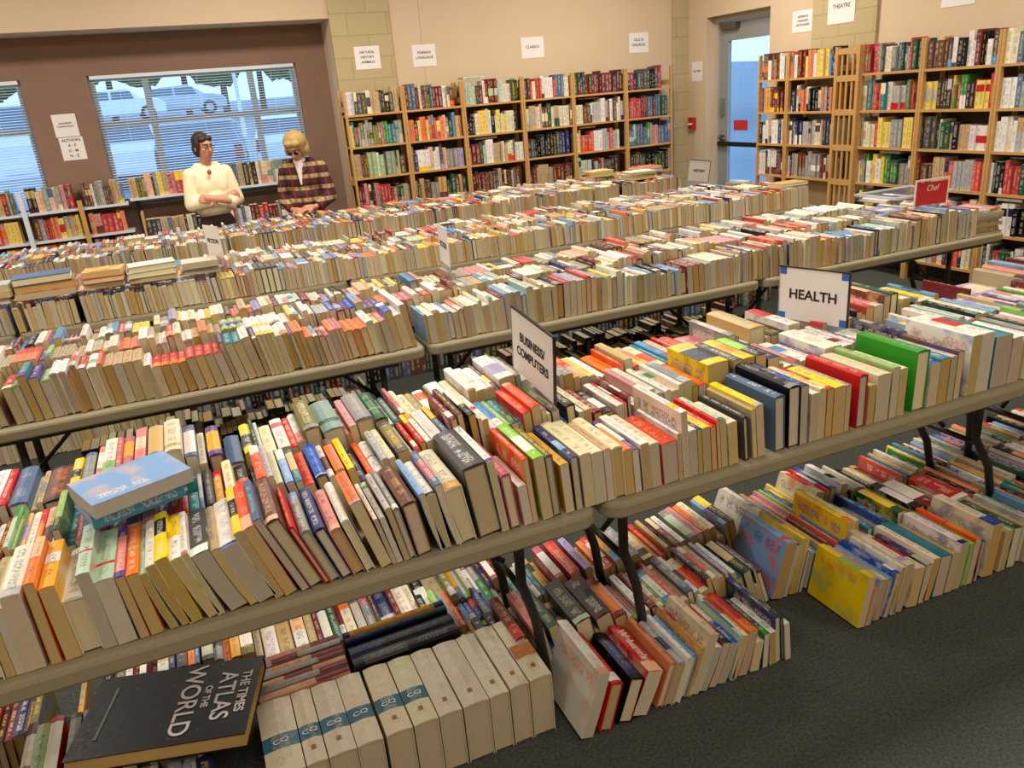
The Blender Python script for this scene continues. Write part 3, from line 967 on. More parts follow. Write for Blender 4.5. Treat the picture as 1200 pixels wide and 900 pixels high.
def bookcase(wall, a, b, front, label, group, depth=.27, top=1.9, zs=SHELF_Z, name='bookcase', mat=None, bottom=0):
    """a..b along the wall; wall 'back' faces -Y, 'right' faces -X."""
    mat = mat or PINE
    T = .02
    def bx(mb, u0, u1, d0, d1, z0, z1):
        if wall == 'back': mb.box((u0, front + d0, z0), (u1, front + d1, z1))
        else: mb.box((front + d0, u0, z0), (front + d1, u1, z1))
    if wall == 'back': root = empty(name, ((a + b) / 2, front + depth / 2, 0)); off = Vector(((a + b) / 2, front + depth / 2, 0))
    else: root = empty(name, (front + depth / 2, (a + b) / 2, 0)); off = Vector((front + depth / 2, (a + b) / 2, 0))
    tag(root, label, 'bookcase', group)
    for u0 in (a, b - T):
        for d0 in (0, depth - .035):
            m = MB(); bx(m, u0, u0 + T, d0, d0 + .035, bottom, top); o = m.build('upright', mat, root); o.location = -off
    for k in range(3):
        for u0 in (a, b - T):
            m = MB(); z = bottom + .3 + k * (top - .5 - bottom) / 2; bx(m, u0 + .003, u0 + T - .003, .035, depth - .035, z, z + .05); o = m.build('side_rail', mat, root); o.location = -off
    for z in zs:
        m = MB(); bx(m, a + T, b - T, .004, depth - .004, z - .02, z); o = m.build('shelf', mat, root); o.location = -off
    m = MB(); bx(m, a + T, b - T, depth - .006, depth, bottom, top - .1)
    o = m.build('back_panel', principled('hardboard_back', lin('5a4a38'), .8), root); o.location = -off
    return root
YB = 8.05; WALLY = 8.35
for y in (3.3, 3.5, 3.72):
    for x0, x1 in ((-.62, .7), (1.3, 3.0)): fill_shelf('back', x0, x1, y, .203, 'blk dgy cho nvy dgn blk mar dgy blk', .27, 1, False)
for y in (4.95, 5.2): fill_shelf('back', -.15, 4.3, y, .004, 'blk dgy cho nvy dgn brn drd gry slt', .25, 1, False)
bxs = [at_y(px, py, YB).x for px, py in ((405, 137), (474, 128), (543, 121), (613, 115), (672, 110), (734, 105), (788, 104))]
BP = [['blk wht blk dgy crm tan blk', 'tea grn ros sil yel olv dgn gry', 'brn sgr tan mnt wht lgr gry', 'dgn crm drd red cho pnk kha ros'],
      ['olv ora brn crm drd wht slt dgy', 'org sky ros red yel gld dgn crm ora', 'nvy tan wht gry yel pch lav', 'tan lgr ora gld gry brn dgn'],
      ['wht gry drd crm dgn mnt blk dgy', 'blk brn dgn yel cho crm crm', 'wht mnt tan crm drd dgn olv ora', 'dgy crm drd kha mar brn'],
      ['red drd red dgn crm wht crm slt', 'dgn tan crm sil crm tan brn', 'blk dgy nvy blk blk', 'red drd tan kha cho'],
      ['mar drd brn dgn dgy dgn drd', 'drd red brn crm wht sil nvy', 'ora crm red sil wht gld crm', 'ros mnt dgn cho dgy drd brn'],
      ['red drd nvy blk cho dgy', 'red red dgn slt dgn brn drd', 'slt slt gry pnk mnt grn', 'dgn cho blk drd dgn brn']]
BL = ['holding black and cream art books, beside the block column', 'with orange books, under the second wall notice', 'third along the long wall, yellow book on its second shelf', 'with a shelf of black volumes, fourth along the wall', 'with leather volumes on top, fifth along the wall', 'in the corner beside the red fire alarm']
for k in range(6):
    bookcase('back', bxs[k] + .002, bxs[k + 1] - .002, YB, f'pine bookcase {BL[k]}', 'pine bookcases along the long beige wall')
    for j, z in enumerate(SHELF_Z[:5]):
        fill_shelf('back', bxs[k] + .025, bxs[k + 1] - .025, YB, z, BP[k][min(j, 3)], .25 if j == 0 else .245, R.choice([.9, .97, 1, 1, .85]))
XR = 5.57
rys = [6.755, 6.34, 5.71, 5.45, 4.83, 4.18, 3.53, 2.88]
RP = {0: ['cho brn ora wht drd', 'yel gld brn drd', 'nvy wht cho tan gry', 'tan brn drd cho wht'], 1: ['org sky wht yel slt gry drd nvy', 'blk org nvy crm gry wht', 'cho wht sil nvy crm kha', 'drd gry nvy kha wht gry'],
      3: ['gry drd red dgy dgn crm slt', 'red sil tea crm red crm kha olv', 'tan dgn red crm gry yel', 'yel dgn grn wht gry'], 4: ['drd sky wht wht dgy crm brn blk', 'wht yel sil ros red grn red cho blu', 'blk dgy tan dgn wht red crm', 'brn nvy tan sil crm ora ora drd'],
      5: ['crm tan nvy slt cho', 'slt lav sgr tea wht', 'crm sil wht tan crm', 'wht wht dgn red blk'], 6: ['dgn crm drd slt wht', 'tan red blk sil', 'crm gry dgn red', 'dgn blk wht drd']}
RL = {0: 'narrow pine bookcase beside the glass door', 1: 'pine bookcase between the narrow case and the slatted frame', 3: 'pine bookcase just past the slatted frame, red books on its second shelf', 4: 'pine bookcase with large white and black picture books on top', 5: 'pine bookcase with grey volumes, nearest fully visible on the door wall', 6: 'pine bookcase at the near end of the door wall'}
for k in (0, 1, 3, 4, 5, 6):
    y1, y0 = rys[k], rys[k + 1]
    bookcase('right', y0 + .002, y1 - .002, XR, RL[k], 'pine bookcases along the door wall')
    for j, z in enumerate(SHELF_Z):
        if k < 2 and j > 3: continue
        fill_shelf('right', y0 + .025, y1 - .025, XR, z, RP[k][min(j, 3)], .27 if j == 0 and k > 3 else .24, R.choice([.92, .97, 1, 1]))
# slatted frame between the cases
sf = empty('slatted_frame', (XR - .012, (rys[2] + rys[3]) / 2, 0)); tag(sf, 'tall pine frame of narrow slatted panels standing between two bookcases', 'frame')
hw = (rys[2] - rys[3]) / 2 - .006
for s in (-1, 1):
    m = MB(); m.box((-.012, s * hw - .016, 0), (.012, s * hw + .016, 1.9)); m.build('upright', PINE, sf)
for z in (.1, .46, .76, 1.06, 1.36, 1.64, 1.86):
    m = MB(); m.box((-.01, -hw + .016, z - .025), (.01, hw - .016, z + .025)); m.build('rail', PINE, sf)
for z0, z1 in ((.125, .435), (.485, .735), (.785, 1.035), (1.085, 1.335), (1.385, 1.615), (1.665, 1.835)):
    for i in range(3):
        y = (i - 1) * hw * .5; m = MB(); m.box((-.006, y - .009, z0), (.006, y + .009, z1)); m.build('slat', PINE, sf)
# alcove shelving: pine posts, white boards
WHITEBOARD = principled('white_shelf_board', lin('d6dde2'), .35)
AY0 = 8.52
alc = empty('wall_shelf', (-1.2, AY0, 0)); tag(alc, 'white-boarded shelving on pine posts under the two windows', 'shelving')
for x in (-2.6, -1.3, -.83):
    m = MB(); m.box((x - .02 + 1.2, -.012, 0), (x + .02 + 1.2, .018, 1.25 if x < -1 else 1.13)); m.build('post', WHITEBOARD if x == -1.3 else PINE, alc)
for z, x0, x1 in ((1.06, -2.7, -.42), (.80, -2.7, -.42), (.55, -2.7, -.42), (1.09, -.4, 1.35), (.3, -2.7, 1.3)):
    m = MB(); m.box((x0 + 1.2, .02, z - .022), (x1 + 1.2, .25, z)); m.build('shelf', WHITEBOARD, alc)
for x in (-.35, .5, 1.3):
    m = MB(); m.box((x + 1.2 - .015, .22, 0), (x + 1.2 + .015, .25, 1.065)); m.build('post', BLACK_METAL, alc)
AP = 'tan brn kha red pch olv gry slt cho drd yel sgr pnk tan crm'
for x0, x1, z in ((-2.7, -1.35, 1.06), (-1.26, -.87, 1.06), (-.79, -.44, 1.06), (-.38, 1.33, 1.09)):
    fill_shelf('back', x0, x1, AY0 + .03, z, AP, .22, 1, False)
for x0, x1, z in ((-2.7, -1.35, .8), (-1.26, -.87, .8), (-.79, -.46, .8), (-2.7, -1.35, .55), (-1.26, -.87, .55), (-.79, -.46, .55)):
    fill_shelf('back', x0, x1, AY0 + .03, z, 'ora tan red org yel crm gry brn pnk', .2, 1, False)
# low pine rack in front of the alcove wall, behind the two people
rk = bookcase('back', -.32, .25, 8.1, 'low pine rack with a yellow book lying on top, behind the person in cream', None, depth=.22, top=.99, zs=[.72, .4, .12], name='book_rack')
fill_shelf('back', -.29, .22, 8.1, .72, 'tan crm dgy kha blk brn slt', .2, 1, False)
fill_shelf('back', -.29, .22, 8.1, .4, OLD, .22, 1, False)
rk2 = bookcase('back', .42, 1.28, 8.1, 'low pine rack of dark spines between the two people', None, depth=.22, top=.96, zs=[.74, .42, .12], name='book_rack')
fill_shelf('back', .45, 1.25, 8.1, .74, 'drd wht yel gry brn slt red blk', .2, 1, False)
fill_shelf('back', .45, 1.25, 8.1, .42, OLD, .22, 1, False)

# ================================================================== TABLES
def slab(x0, x1, y0, y1, z0, z1, r=.055, e=.012):
    """rounded-corner slab with softened rim"""
    def ring(ins, z):
        out = []; rr = max(r - ins, .004)
        for cx, cy, a0 in ((x1 - r, y1 - r, 0), (x0 + r, y1 - r, 90), (x0 + r, y0 + r, 180), (x1 - r, y0 + r, 270)):
            for k in range(7):
                a = rad(a0 + k * 15); out.append((cx + rr * math.cos(a), cy + rr * math.sin(a), z))
        return out
    rings = [ring(.02, z0), ring(.004, z0), ring(0, z0 + .006), ring(0, z1 - e), ring(.003, z1 - e * .35), ring(.012, z1)]
    n = len(rings[0]); V = [p for rg in rings for p in rg]; F = []
    for i in range(len(rings) - 1):
        for k in range(n): F.append((i * n + k, i * n + (k + 1) % n, (i + 1) * n + (k + 1) % n, (i + 1) * n + k))
    F.append(tuple(range(n - 1, -1, -1))); F.append(tuple((len(rings) - 1) * n + k for k in range(n)))
    m = MB(); m.add(V, F); return m
def table(x0, x1, y0, label, group, splay=(0.02, .1)):
    y1 = y0 + .76; cx, cy = (x0 + x1) / 2, (y0 + y1) / 2
    t = empty('folding_table', (cx, cy, 0)); tag(t, label, 'table', group)
    hx, hy = (x1 - x0) / 2, .38
    slab(-hx, hx, -hy, hy, .695, .7405).build('table_top', PLASTIC_TOP, t, smooth=False)
    m = MB(); m.box((-hx + .12, -hy + .07, .66), (hx - .12, -hy + .095, .694)); m.build('support_rail', BLACK_METAL, t)
    m = MB(); m.box((-hx + .12, hy - .095, .66), (hx - .12, hy - .07, .694)); m.build('support_rail', BLACK_METAL, t)
    for s, sp in ((-1, splay[0]), (1, splay[1])):
        X = s * (hx - .16) + (.018 if y0 < 2 and x1 < 3 else 0)
        pts = lambda sy: [(X, sy * (hy - .243), .685), (X, sy * (hy - .243), .42), (X + sp * .6, sy * (hy - .243), .28), (X + sp * 1.1, sy * (hy - .243), .016)]
        for sy in (-1, 1):
            m = MB(); m.tube(pts(sy), .0155, 10); lg = m.build('leg', BLACK_METAL, t, smooth=True)
            p = pts(sy)[-1]; m = MB(); m.tube([(p[0], p[1], .0), (p[0], p[1], .03)], .019, 10); m.build('foot_cap', principled('rubber', (.02, .02, .02, 1), .7), lg)
        m = MB(); m.tube([(X, -hy + .243, .40), (X, hy - .243, .40)], .011, 8); m.build('crossbar', BLACK_METAL, t, smooth=True)
        m = MB(); m.tube([(X, 0, .42), (X - s * .28, 0, .672)], .009, 8); m.build('brace', BLACK_METAL, t, smooth=True)
    return t
TG = 'grey-beige folding tables in rows'
table(-1.0, .835, 1.572, 'folding table above the black atlas, crowded with thick novels', TG, (.02, .06))
table(.858, 2.69, 1.572, 'folding table carrying the HEALTH sign and the big green book', TG, (.07, .15))
table(2.71, 4.54, 1.572, 'folding table beyond the HEALTH sign, ending towards the door wall', TG, (.03, .03))
for k, (a, b, lb) in enumerate(((-2.75, -.955, 'folding table under the first windows in the second row, partly seen'), (-.93, .88, 'second-row folding table with paperbacks, on the window side of the first joint'), (.895, 2.71, 'middle folding table of the second row, with a narrow white sign'), (2.73, 4.53, 'second-row folding table carrying the red sign and plastic bin'))):
    if k: table(a, b, 3.205, lb, TG)
table(-2.75, -.955, 3.205, 'second-row folding table nearest the windows, only its corner in view', TG)
for a, b, lb in ((-2.75, -.955, 'third-row folding table with flat-stacked books, nearest the windows'), (-.93, .88, 'third-row folding table with flat stacks beside small paperbacks'), (.895, 2.71, 'middle folding table of the third row'), (2.73, 4.62, 'third-row folding table ending in a stack of flat books')):
    table(a, b, 4.835, lb, TG)
for a, b, lb in ((-2.75, -.955, 'farthest-row folding table nearest the windows'), (-.93, .88, 'farthest-row folding table in front of the person in cream'), (.895, 2.71, 'farthest-row folding table in front of the person in plaid'), (2.73, 4.56, 'farthest-row folding table in front of the corner bookcase')):
    table(a, b, 6.46, lb, TG)

# ================================================================== SINGLE BOOKS AND STACKS
def flat_M(x, y, z, yaw=0, spine='front', pitch=0, roll=0):
    A = Matrix(((0, -1, 0, 0), (0, 0, -1, 0), (1, 0, 0, 0), (0, 0, 0, 1))) if spine == 'front' else Matrix(((0, 1, 0, 0), (0, 0, 1, 0), (1, 0, 0, 0), (0, 0, 0, 1)))
    return Matrix.Translation((x, y, z)) @ Matrix.Rotation(rad(yaw), 4, 'Z') @ Matrix.Rotation(rad(roll), 4, 'Y') @ Matrix.Rotation(rad(pitch), 4, 'X') @ A
def flat(T, t, h, w, bn, x, y, z, yaw, spine, label, name=None, group=None, an='-', a=2, b=2, ink='-', pitch=0, roll=0, tone=None):
    q = B(T, t, h, w, bn, an, a, b, ink); q.M = flat_M(x, y, z, yaw, spine, pitch, roll); q.name = name
    if tone: q.tone = LIN[tone]
    return emit(q, True, label, group)
# the atlas: corner BL (-.551, 1.88), long side .449 towards +X turned -15.4 deg
OFFW = principled('title_white', lin('e9dfe0'), .5)
at = flat('H', .045, .449, .31, 'blk', -.551, 1.882, .236, -15.4, 'back', 'large black hardcover atlas with white capitals lying flat under the nearest table', 'atlas', an='blk', a=2, b=2, ink='blk', tone='tan')
# local frame of the atlas: x up (thickness), y along the long side, z towards the far side
def on_cover(u, v, size): # text lying on the cover, reading away from the viewer's right
    return Matrix(((0, 0, 1, .0463), (0, 1, 0, u), (-1, 0, 0, v), (0, 0, 0, 1)))
for s_, u, v, sz in (('THE TIMES', .415, .165, .036), ('ATLAS', .365, .158, .068), ('OF THE', .318, .162, .026), ('WORLD', .268, .16, .074)):
    Mt = Matrix.Translation((.0468, u, v)) @ Matrix(((0, 0, 1, 0), (0, 1, 0, 0), (-1, 0, 0, 0), (0, 0, 0, 1)))
    o = text('title_lettering', s_, sz, OFFW, at, Mt, .0003, sx=.95 if s_ != 'WORLD' else .98, bold=.0008)
m = MB(); m.box((.0463, .055, .06), (.0468, .062, .255)); m.build('subtitle_line', principled('subtitle_grey', lin('8a8a88'), .5), at)
# books the atlas lies on
q = B('H', .04, .24, .225, 'mar'); 
# cream volumes
vd = [((315, 917), (360, 903), (305, 832), 1), ((361, 903), (387, 898), (351, 819), 1), ((388, 898), (421, 888), (374, 814), 1), ((422.5, 893), (453, 884), (401, 805), 1), ((455, 873), (486, 863), (430, 794), 1),
      ((486.5, 857), (515, 846), (457, 772), 1), ((516, 846), (542.5, 835), (486, 764), 0), ((543.5, 830), (573.5, 820), (513, 753), 0), ((574, 818), (597, 811), (540, 744), 0), ((598, 806), (620, 799), (563, 733), 0), ((621, 797), (647, 792), (589, 726), 2)]
VOLW = principled('volume_cream', lin('d9cdb0'), .3)
prev = None
for i, (a_, b_, f_, k) in enumerate(vd):
    Y0 = 1.665; P = at_y(*a_, Y0); Q = at_y(*b_, Y0)
    z = P.z; 
    xa = P.x if prev is None else max(prev + .001, P.x); t = Q.x - xa - .001
    w = max(.2, min(.235, z - .004))
    q = B('H', t, .285, w, 'crm', 'tea', (.31 if k == 1 else 2), (.5 if k == 1 else 2), 'tan'); q.base = jit(lin('d6c9aa'), .03); q.acc = lin('2c6478'); q.ink = lin('b9ab8c'); q.tone = lin('cdbf9e')
    q.xb = xa; q.y = Y0; q.z = .004; q.th = 0; q.name = 'almanac_volume'
    th = rad(2); q.th = 0
    lab = ['widest-banded', 'narrow', 'third', 'fourth', 'fifth', 'dark-banded sixth'][i] if k == 1 else ''
    L = {0: f'cream plastic-wrapped volume with teal CQ band, next to the brown stand, first of eleven', 1: 'narrow cream volume with teal CQ band, second of the eleven from the atlas side'}.get(i)
    ordn = ['first', 'second', 'third', 'fourth', 'fifth', 'sixth', 'seventh', 'eighth', 'ninth', 'tenth', 'eleventh'][i]
    if k == 1: L = f'cream volume with teal CQ band, {ordn} from the atlas in the wrapped set'
    elif k == 0: L = f'plain cream volume without a band, {ordn} from the atlas in the wrapped set'
    else: L = 'cream volume with an orange picture patch, last of the wrapped set by the leg'
    r = emit(q, True, L, 'cream plastic-wrapped volumes under the nearest table')
    if k == 1:
        Mt = Matrix.Translation((t / 2, .285 * .4, w + .0008)) @ Matrix.Rotation(rad(8), 4, 'Z')
        text('spine_lettering', 'CQ', .021, OFFW, r, Mt, .0003, sx=1.35)
    if k != 1 or i in (1, 2, 4, 5):
        m = MB(); m.box((t / 2 - .006, .045, w + .0002), (t / 2 + .006, .06, w + .0012)); m.build('publisher_mark', principled('mark_ochre', lin('8a5a20'), .5), r)
    if k == 2:
        m = MB(); m.box((.002, .1, w - .001), (t - .002, .155, w + .0012)); m.build('picture_patch', noisy('patch_art', lin('e08a2a'), lin('7a3a18'), 60, .4), r)
    prev = xa + t
# bound journals and dark annuals standing spine up, turned along the table
def turned(T, t, h, w, bn, x, y, label, name=None, group=None, an='-', a=2, b=2, ink='-', yaw=0, z=.004):
    q = B(T, t, h, w, bn, an, a, b, ink); q.M = Matrix.Translation((x, y, z)) @ Matrix.Rotation(rad(-90 + yaw), 4, 'Z'); q.name = name
    return emit(q, True, label, group)
y = 1.985
for i in range(7):
    turned('P', .026, .262, .2 + .004 * (i % 2), 'sil' if i % 2 else 'pch', -.075, y, f"red and white bound journal, {['first', 'second', 'third', 'fourth', 'fifth', 'sixth', 'last'][i]} behind the wrapped volumes, spine along the table", 'bound_journal', 'red and white bound journals behind the wrapped volumes', an='drd', a=(.62, .68, .3, .7, .64, .2, .66)[i], b=(1.1, 1.1, .62, 1.1, 1.1, .5, 1.1)[i], ink='red', yaw=1.5)
    y += .0275
y = 2.012
for i, (bn, an, t, ink, a, b) in enumerate((('blk', 'dgy', .05, 'gry', .1, .5), ('blk', 'nvy', .05, 'slt', .0, .3), ('nvy', 'dgn', .028, 'slt', .7, 1), ('nvy', 'gld', .03, 'nvy', .06, .9))):
    turned('H', t, .335, .205, bn, .2, y, ['black annual turned sideways just behind the plain wrapped volumes', 'second black annual turned sideways behind the wrapped volumes', 'thin navy annual turned sideways, third behind the wrapped volumes', 'navy annual with a long gold stripe, turned sideways behind the wrapped volumes'][i], None, 'dark annuals behind the wrapped volumes', an=an, a=a, b=b, ink=ink, yaw=2)
    y += t + .002
# two blue books lying across the novels
flat('H', .036, .235, .165, 'sky', -.145, 2.017, .925, 19, 'front', 'teal-blue hardcover lying flat across the novels, under another', None, an='tea', a=.0, b=.12, ink='wht', tone='sil', roll=0)
flat('P', .034, .222, .17, 'lbl', -.301, 1.757, .964, 22, 'back', 'pale blue picture-cover book lying on top of the teal-blue one', None, an='pch', a=2, b=2, ink='wht', tone='sil')
# large leaning cover books on the floor
def leaner(T, t, h, w, bn, an, px, py, y, z, rot, label, a=2, b=2, ink='-', tone=None):
    q = B(T, t, h, w, bn, an, a, b, ink); P = at_y(px, py, y); q.M = Matrix.Translation((P.x, y, z)) @ Matrix.Rotation(rad(rot[2]), 4, 'Z') @ Matrix.Rotation(rad(rot[1]), 4, 'Y') @ Matrix.Rotation(rad(rot[0]), 4, 'X')
    return emit(q, True, label)
# flat stacks on the third row
cols = [('wht', 'kha'), ('lbl', 'tan'), ('slt', 'crm'), ('dgy', 'tan'), ('sil', 'crm'), ('gld', 'crm'), ('wht', 'ora'), ('pch', 'crm')]
sx = -1.42
SG = 'books lying flat on the third table row'
wheres = ['nearest the windows', 'second stack from the windows', 'third stack from the windows', 'stack topped by the yellow book', 'wide pale stack', 'stack beside the pocket paperbacks']
for i, (n, L, top) in enumerate(((3, .25, 'wht'), (3, .24, 'sil'), (3, .3, 'slt'), (3, .22, 'gld'), (3, .27, 'wht'), (2, .2, 'crm'))):
    z = TZ + .175
    for j in range(n):
        t = R.uniform(.028, .04); bn = top if j == n - 1 else R.choice(['tan', 'crm', 'kha', 'ora', 'wht'])
        flat('H' if R.random() < .5 else 'P', t, L * R.uniform(.92, 1), R.uniform(.15, .18), bn, sx + R.uniform(-.01, .01), 4.87 + R.uniform(-.01, .02), z, R.uniform(-6, 6), 'back',
             f"{WORD[bn]} book lying flat, {['lowest', 'middle', 'top'][j] if n == 3 else ['lower', 'upper'][j]} of the {wheres[i]}{' stack' if 'stack' not in wheres[i] else ''}", None, SG)
        z += t + .001
    sx += L + .02
# stack of flat books closing the third row, magazines closing the second
z = TZ
for j, (bn, t) in enumerate((('mnt', .035), ('grn', .022), ('red', .025), ('nvy', .02), ('crm', .03), ('wht', .028), ('tan', .022))):
    flat('H', t, .26, .17, bn, 4.29, 4.9, z, R.uniform(-4, 4), 'back', f"{WORD[bn]} hardcover lying flat at the end of the third table row, {['lowest', 'second up', 'third up', 'fourth up', 'fifth up', 'sixth up', 'topmost'][j]}", None, 'flat books ending the third row'); z += t + .001
z = TZ
for j in range(9):
    bn = R.choice(['gry', 'slt', 'dgy', 'pur', 'sil', 'tan']); t = R.uniform(.012, .02)
    flat('P', t, .28, .21, bn, 4.22, 3.24, z, R.uniform(-4, 4), 'back', f"{WORD[bn]} magazine in the low pile at the end of the second row, {['bottom', 'second', 'third', 'fourth', 'fifth', 'sixth', 'seventh', 'eighth', 'top'][j]} one", 'magazine', 'magazines piled at the end of the second row'); z += t + .001
for i, (x, y) in enumerate(((3.95, 6.55), (4.18, 6.75), (3.75, 6.95))):
    z = TZ + .15
    for j in range(3):
        bn = R.choice(['red', 'yel', 'crm', 'ora', 'wht', 'grn', 'blk']); t = R.uniform(.015, .03)
        flat('P', t, .26, .2, bn, x, y, z, R.uniform(-12, 12), 'back', f"{WORD[bn]} magazine lying on the farthest row, {['under', 'in the middle of', 'on top of'][j]} the {['first', 'second', 'third'][i]} loose pile", 'magazine', 'magazines piled on the farthest row'); z += t + .001

# ================================================================== ROOM
def struct(name, boxes, mat):
    m = MB()
    for a, b in boxes: m.box(a, b)
    return tag(m.build(name, mat), kind='structure')
XL, XRW, YF, CZ = -4.2, 5.85, -2.6, 3.5
WX = 1.72; RY = 8.8; SOF = 2.565
struct('floor', [((XL - .2, YF - .2, -.1), (XRW + .25, RY + .2, 0))], CARPET)
struct('ceiling', [((XL - .2, YF - .2, CZ), (XRW + .25, RY + .2, CZ + .1))], noisy('ceiling_white', lin('d8d4cc'), lin('cdc9c0'), 20, .9))
struct('wall_back', [((WX, WALLY, 0), (XRW, WALLY + .6, CZ)), ((XL, WALLY, SOF), (WX, WALLY + .18, CZ))], PAINT)
struct('ceiling_alcove', [((XL, WALLY + .18, SOF), (WX, RY, SOF + .1))], noisy('soffit_daylit', lin('c9cdd2'), lin('c0c4c9'), 5, .7))  # bluish tint of the window daylight is painted into the soffit colour
# window wall of the alcove with two openings
W1 = (at_y(101, 90, RY).x, at_y(345, 70, RY).x); W0 = (-3.0, at_y(22, 93, RY).x); ZT, ZB_ = 2.215, 1.02
struct('wall_window', [((XL, RY, 0), (WX, RY + .2, ZB_)), ((XL, RY, ZT), (WX, RY + .2, SOF + .1)), ((XL, RY, ZB_), (W0[0], RY + .2, ZT)), ((W0[1], RY, ZB_), (W1[0], RY + .2, ZT)), ((W1[1], RY, ZB_), (WX, RY + .2, ZT))], SHADED_PAINT)
struct('wall_left', [((XL - .2, YF, 0), (XL, RY + .2, CZ))], PAINT)
struct('wall_front', [((XL, YF - .2, 0), (XRW, YF, CZ))], PAINT)
DY0, DY1, DZ = at_x(903, 10, XRW).y, at_x(828, 20, XRW).y, 2.36
struct('wall_right', [((XRW, YF, 0), (XRW + .22, DY0, CZ)), ((XRW, DY1, 0), (XRW + .22, RY + .2, CZ)), ((XRW, DY0, DZ), (XRW + .22, DY1, CZ))], PAINT)
cxa, cxb = at_y(392, 4, WALLY).x, at_y(453, 4, WALLY).x
struct('wall_block_column', [((WX - .005, WALLY - .03, 0), (cxb, WALLY + .01, CZ))], BLOCK)
struct('wall_block_corner', [((at_y(787, 40, WALLY).x, WALLY - .03, 0), (XRW, WALLY + .01, CZ))], BLOCK)
ya, yb = at_x(955, 20, XRW).y, at_x(1030, 20, XRW).y
struct('wall_block_pier', [((XRW - .03, yb, 0), (XRW + .01, ya, CZ))], BLOCK)
for nm, bx_ in (('baseboard_back', ((cxb, WALLY - .012, 0), (XRW, WALLY, .1))), ('baseboard_right', ((XRW - .012, YF, 0), (XRW, DY0, .1)))):
    struct(nm, [bx_], principled('baseboard_vinyl', lin('3a3430'), .5))
m = MB(); m.box((at_y(491, 20, WALLY).x, WALLY - .002, 0), (at_y(491, 20, WALLY).x + .004, WALLY + .01, CZ)); tag(m.build('trim_1', principled('seam', lin('b89c82'), .8)), kind='structure')
def window(name, x0, x1, mull, y=RY + .06):
    root = empty(name, ((x0 + x1) / 2, y, ZB_)); root['kind'] = 'structure'; cx = (x0 + x1) / 2
    f = MB()
    for a, b in (((x0, 0, 0), (x0 + .05, .07, ZT - ZB_)), ((x1 - .05, 0, 0), (x1, .07, ZT - ZB_)), ((x0 + .05, 0, 0), (x1 - .05, .07, .05)), ((x0 + .05, 0, ZT - ZB_ - .05), (x1 - .05, .07, ZT - ZB_))):
        f.box((a[0] - cx, a[1], a[2]), (b[0] - cx, b[1], b[2]))
    for xm in mull: f.box((xm - .03 - cx, .005, .05), (xm + .03 - cx, .065, ZT - ZB_ - .05))
    f.box((x0 + .05 - cx, .008, 1.74 - ZB_), (x1 - .05 - cx, .062, 1.80 - ZB_)); f.build('window_frame', WINFRAME, root)
    g = MB(); g.box((x0 + .04 - cx, .03, .04), (x1 - .04 - cx, .034, ZT - ZB_ - .04)); g.build('window_glass', GLASS, root)
    s = MB(); s.box((x0 - cx, -.06, -.02), (x1 - cx, 0, .0)); s.build('window_sill', WINFRAME, root)
window('window_1', W1[0], W1[1], (at_y(180, 140, RY + .06).x, at_y(299, 120, RY + .06).x)); window('window_2', W0[0], W0[1], (-2.3,))
BLIND = principled('blind_slat', lin('dfe8ee'), .5)
for x0, x1, lb in ((W1[0] + .02, W1[1] - .02, 'open horizontal blind in the wide window behind the two people'), (W0[0] + .02, W0[1] - .02, 'open horizontal blind in the window at the end of the shelving')):
    cx = (x0 + x1) / 2; bl = tag(empty('window_blind', (cx, RY + .025, ZT)), lb, 'blind')
    hw_ = (x1 - x0) / 2
    m = MB(); m.box((-hw_, -.018, -.035), (hw_, .018, -.002)); m.build('headrail', BLIND, bl)
    m = MB(); z = -.06
    while z > -(ZT - ZB_) + .05:
        m.add([(-hw_, -.0125, z - .002), (hw_, -.0125, z - .002), (hw_, .0125, z + .002), (-hw_, .0125, z + .002), (-hw_, -.0125, z - .0005), (hw_, -.0125, z - .0005), (hw_, .0125, z + .0035), (-hw_, .0125, z + .0035)], [(0, 3, 2, 1), (4, 5, 6, 7), (0, 1, 5, 4), (1, 2, 6, 5), (2, 3, 7, 6), (3, 0, 4, 7)]); z -= .024
    m.build('slats', BLIND, bl)
    for k in (-.75, 0, .75):
        m = MB(); m.tube([(k * hw_, 0, -.04), (k * hw_, 0, -(ZT - ZB_) + .04)], .0015, 5); m.build('cord', BLIND, bl)
# door in the door wall
DG = principled('door_grey', lin('8f9290'), .45); DFR = principled('door_frame_beige', lin('b8b09f'), .5)
dr = empty('door_1', (XRW + .15, DY1, 0)); dr['kind'] = 'structure'; dl = DY1 - DY0
def dbox(name, a, b, mat, par=None):
    m = MB(); m.box(a, b); return m.build(name, mat, par or dr)
for a, b in (((-.03, -.05, 0), (.05, 0, DZ)), ((-.03, -dl, 0), (.05, -dl + .05, DZ)), ((-.03, -dl + .05, DZ - .06), (.05, -.05, DZ))): dbox('door_frame', a, b, DFR)
for a, b in (((0, -.2, .01), (.045, -.052, DZ - .065)), ((0, -dl + .052, .01), (.045, -dl + .17, DZ - .065)), ((0, -dl + .17, DZ - .26), (.045, -.2, DZ - .065)), ((0, -dl + .17, .01), (.045, -.2, .3))): dbox('door_stile', a, b, DG)
dbox('door_glass', (.02, -dl + .165, .295), (.026, -.195, DZ - .255), GLASS)
dbox('push_bar', (-.05, -dl + .1, .98), (-.015, -.08, 1.03), principled('dark_bronze', lin('3a3430'), .4, .6))
h = dbox('door_handle', (-.035, -.15, 1.03), (0, -.1, 1.1), principled('dull_steel', lin('6c6a66'), .35, .8)); m = MB(); m.tube([(-.03, -.12, 1.07), (-.06, -.12, 1.07), (-.06, -.24, 1.06)], .011, 8); m.build('lever', MATS['dull_steel'], dr, smooth=True)
dbox('lock_case', (-.03, -.15, 1.32), (0, -.095, 1.5), principled('lock_grey', lin('777671'), .5))
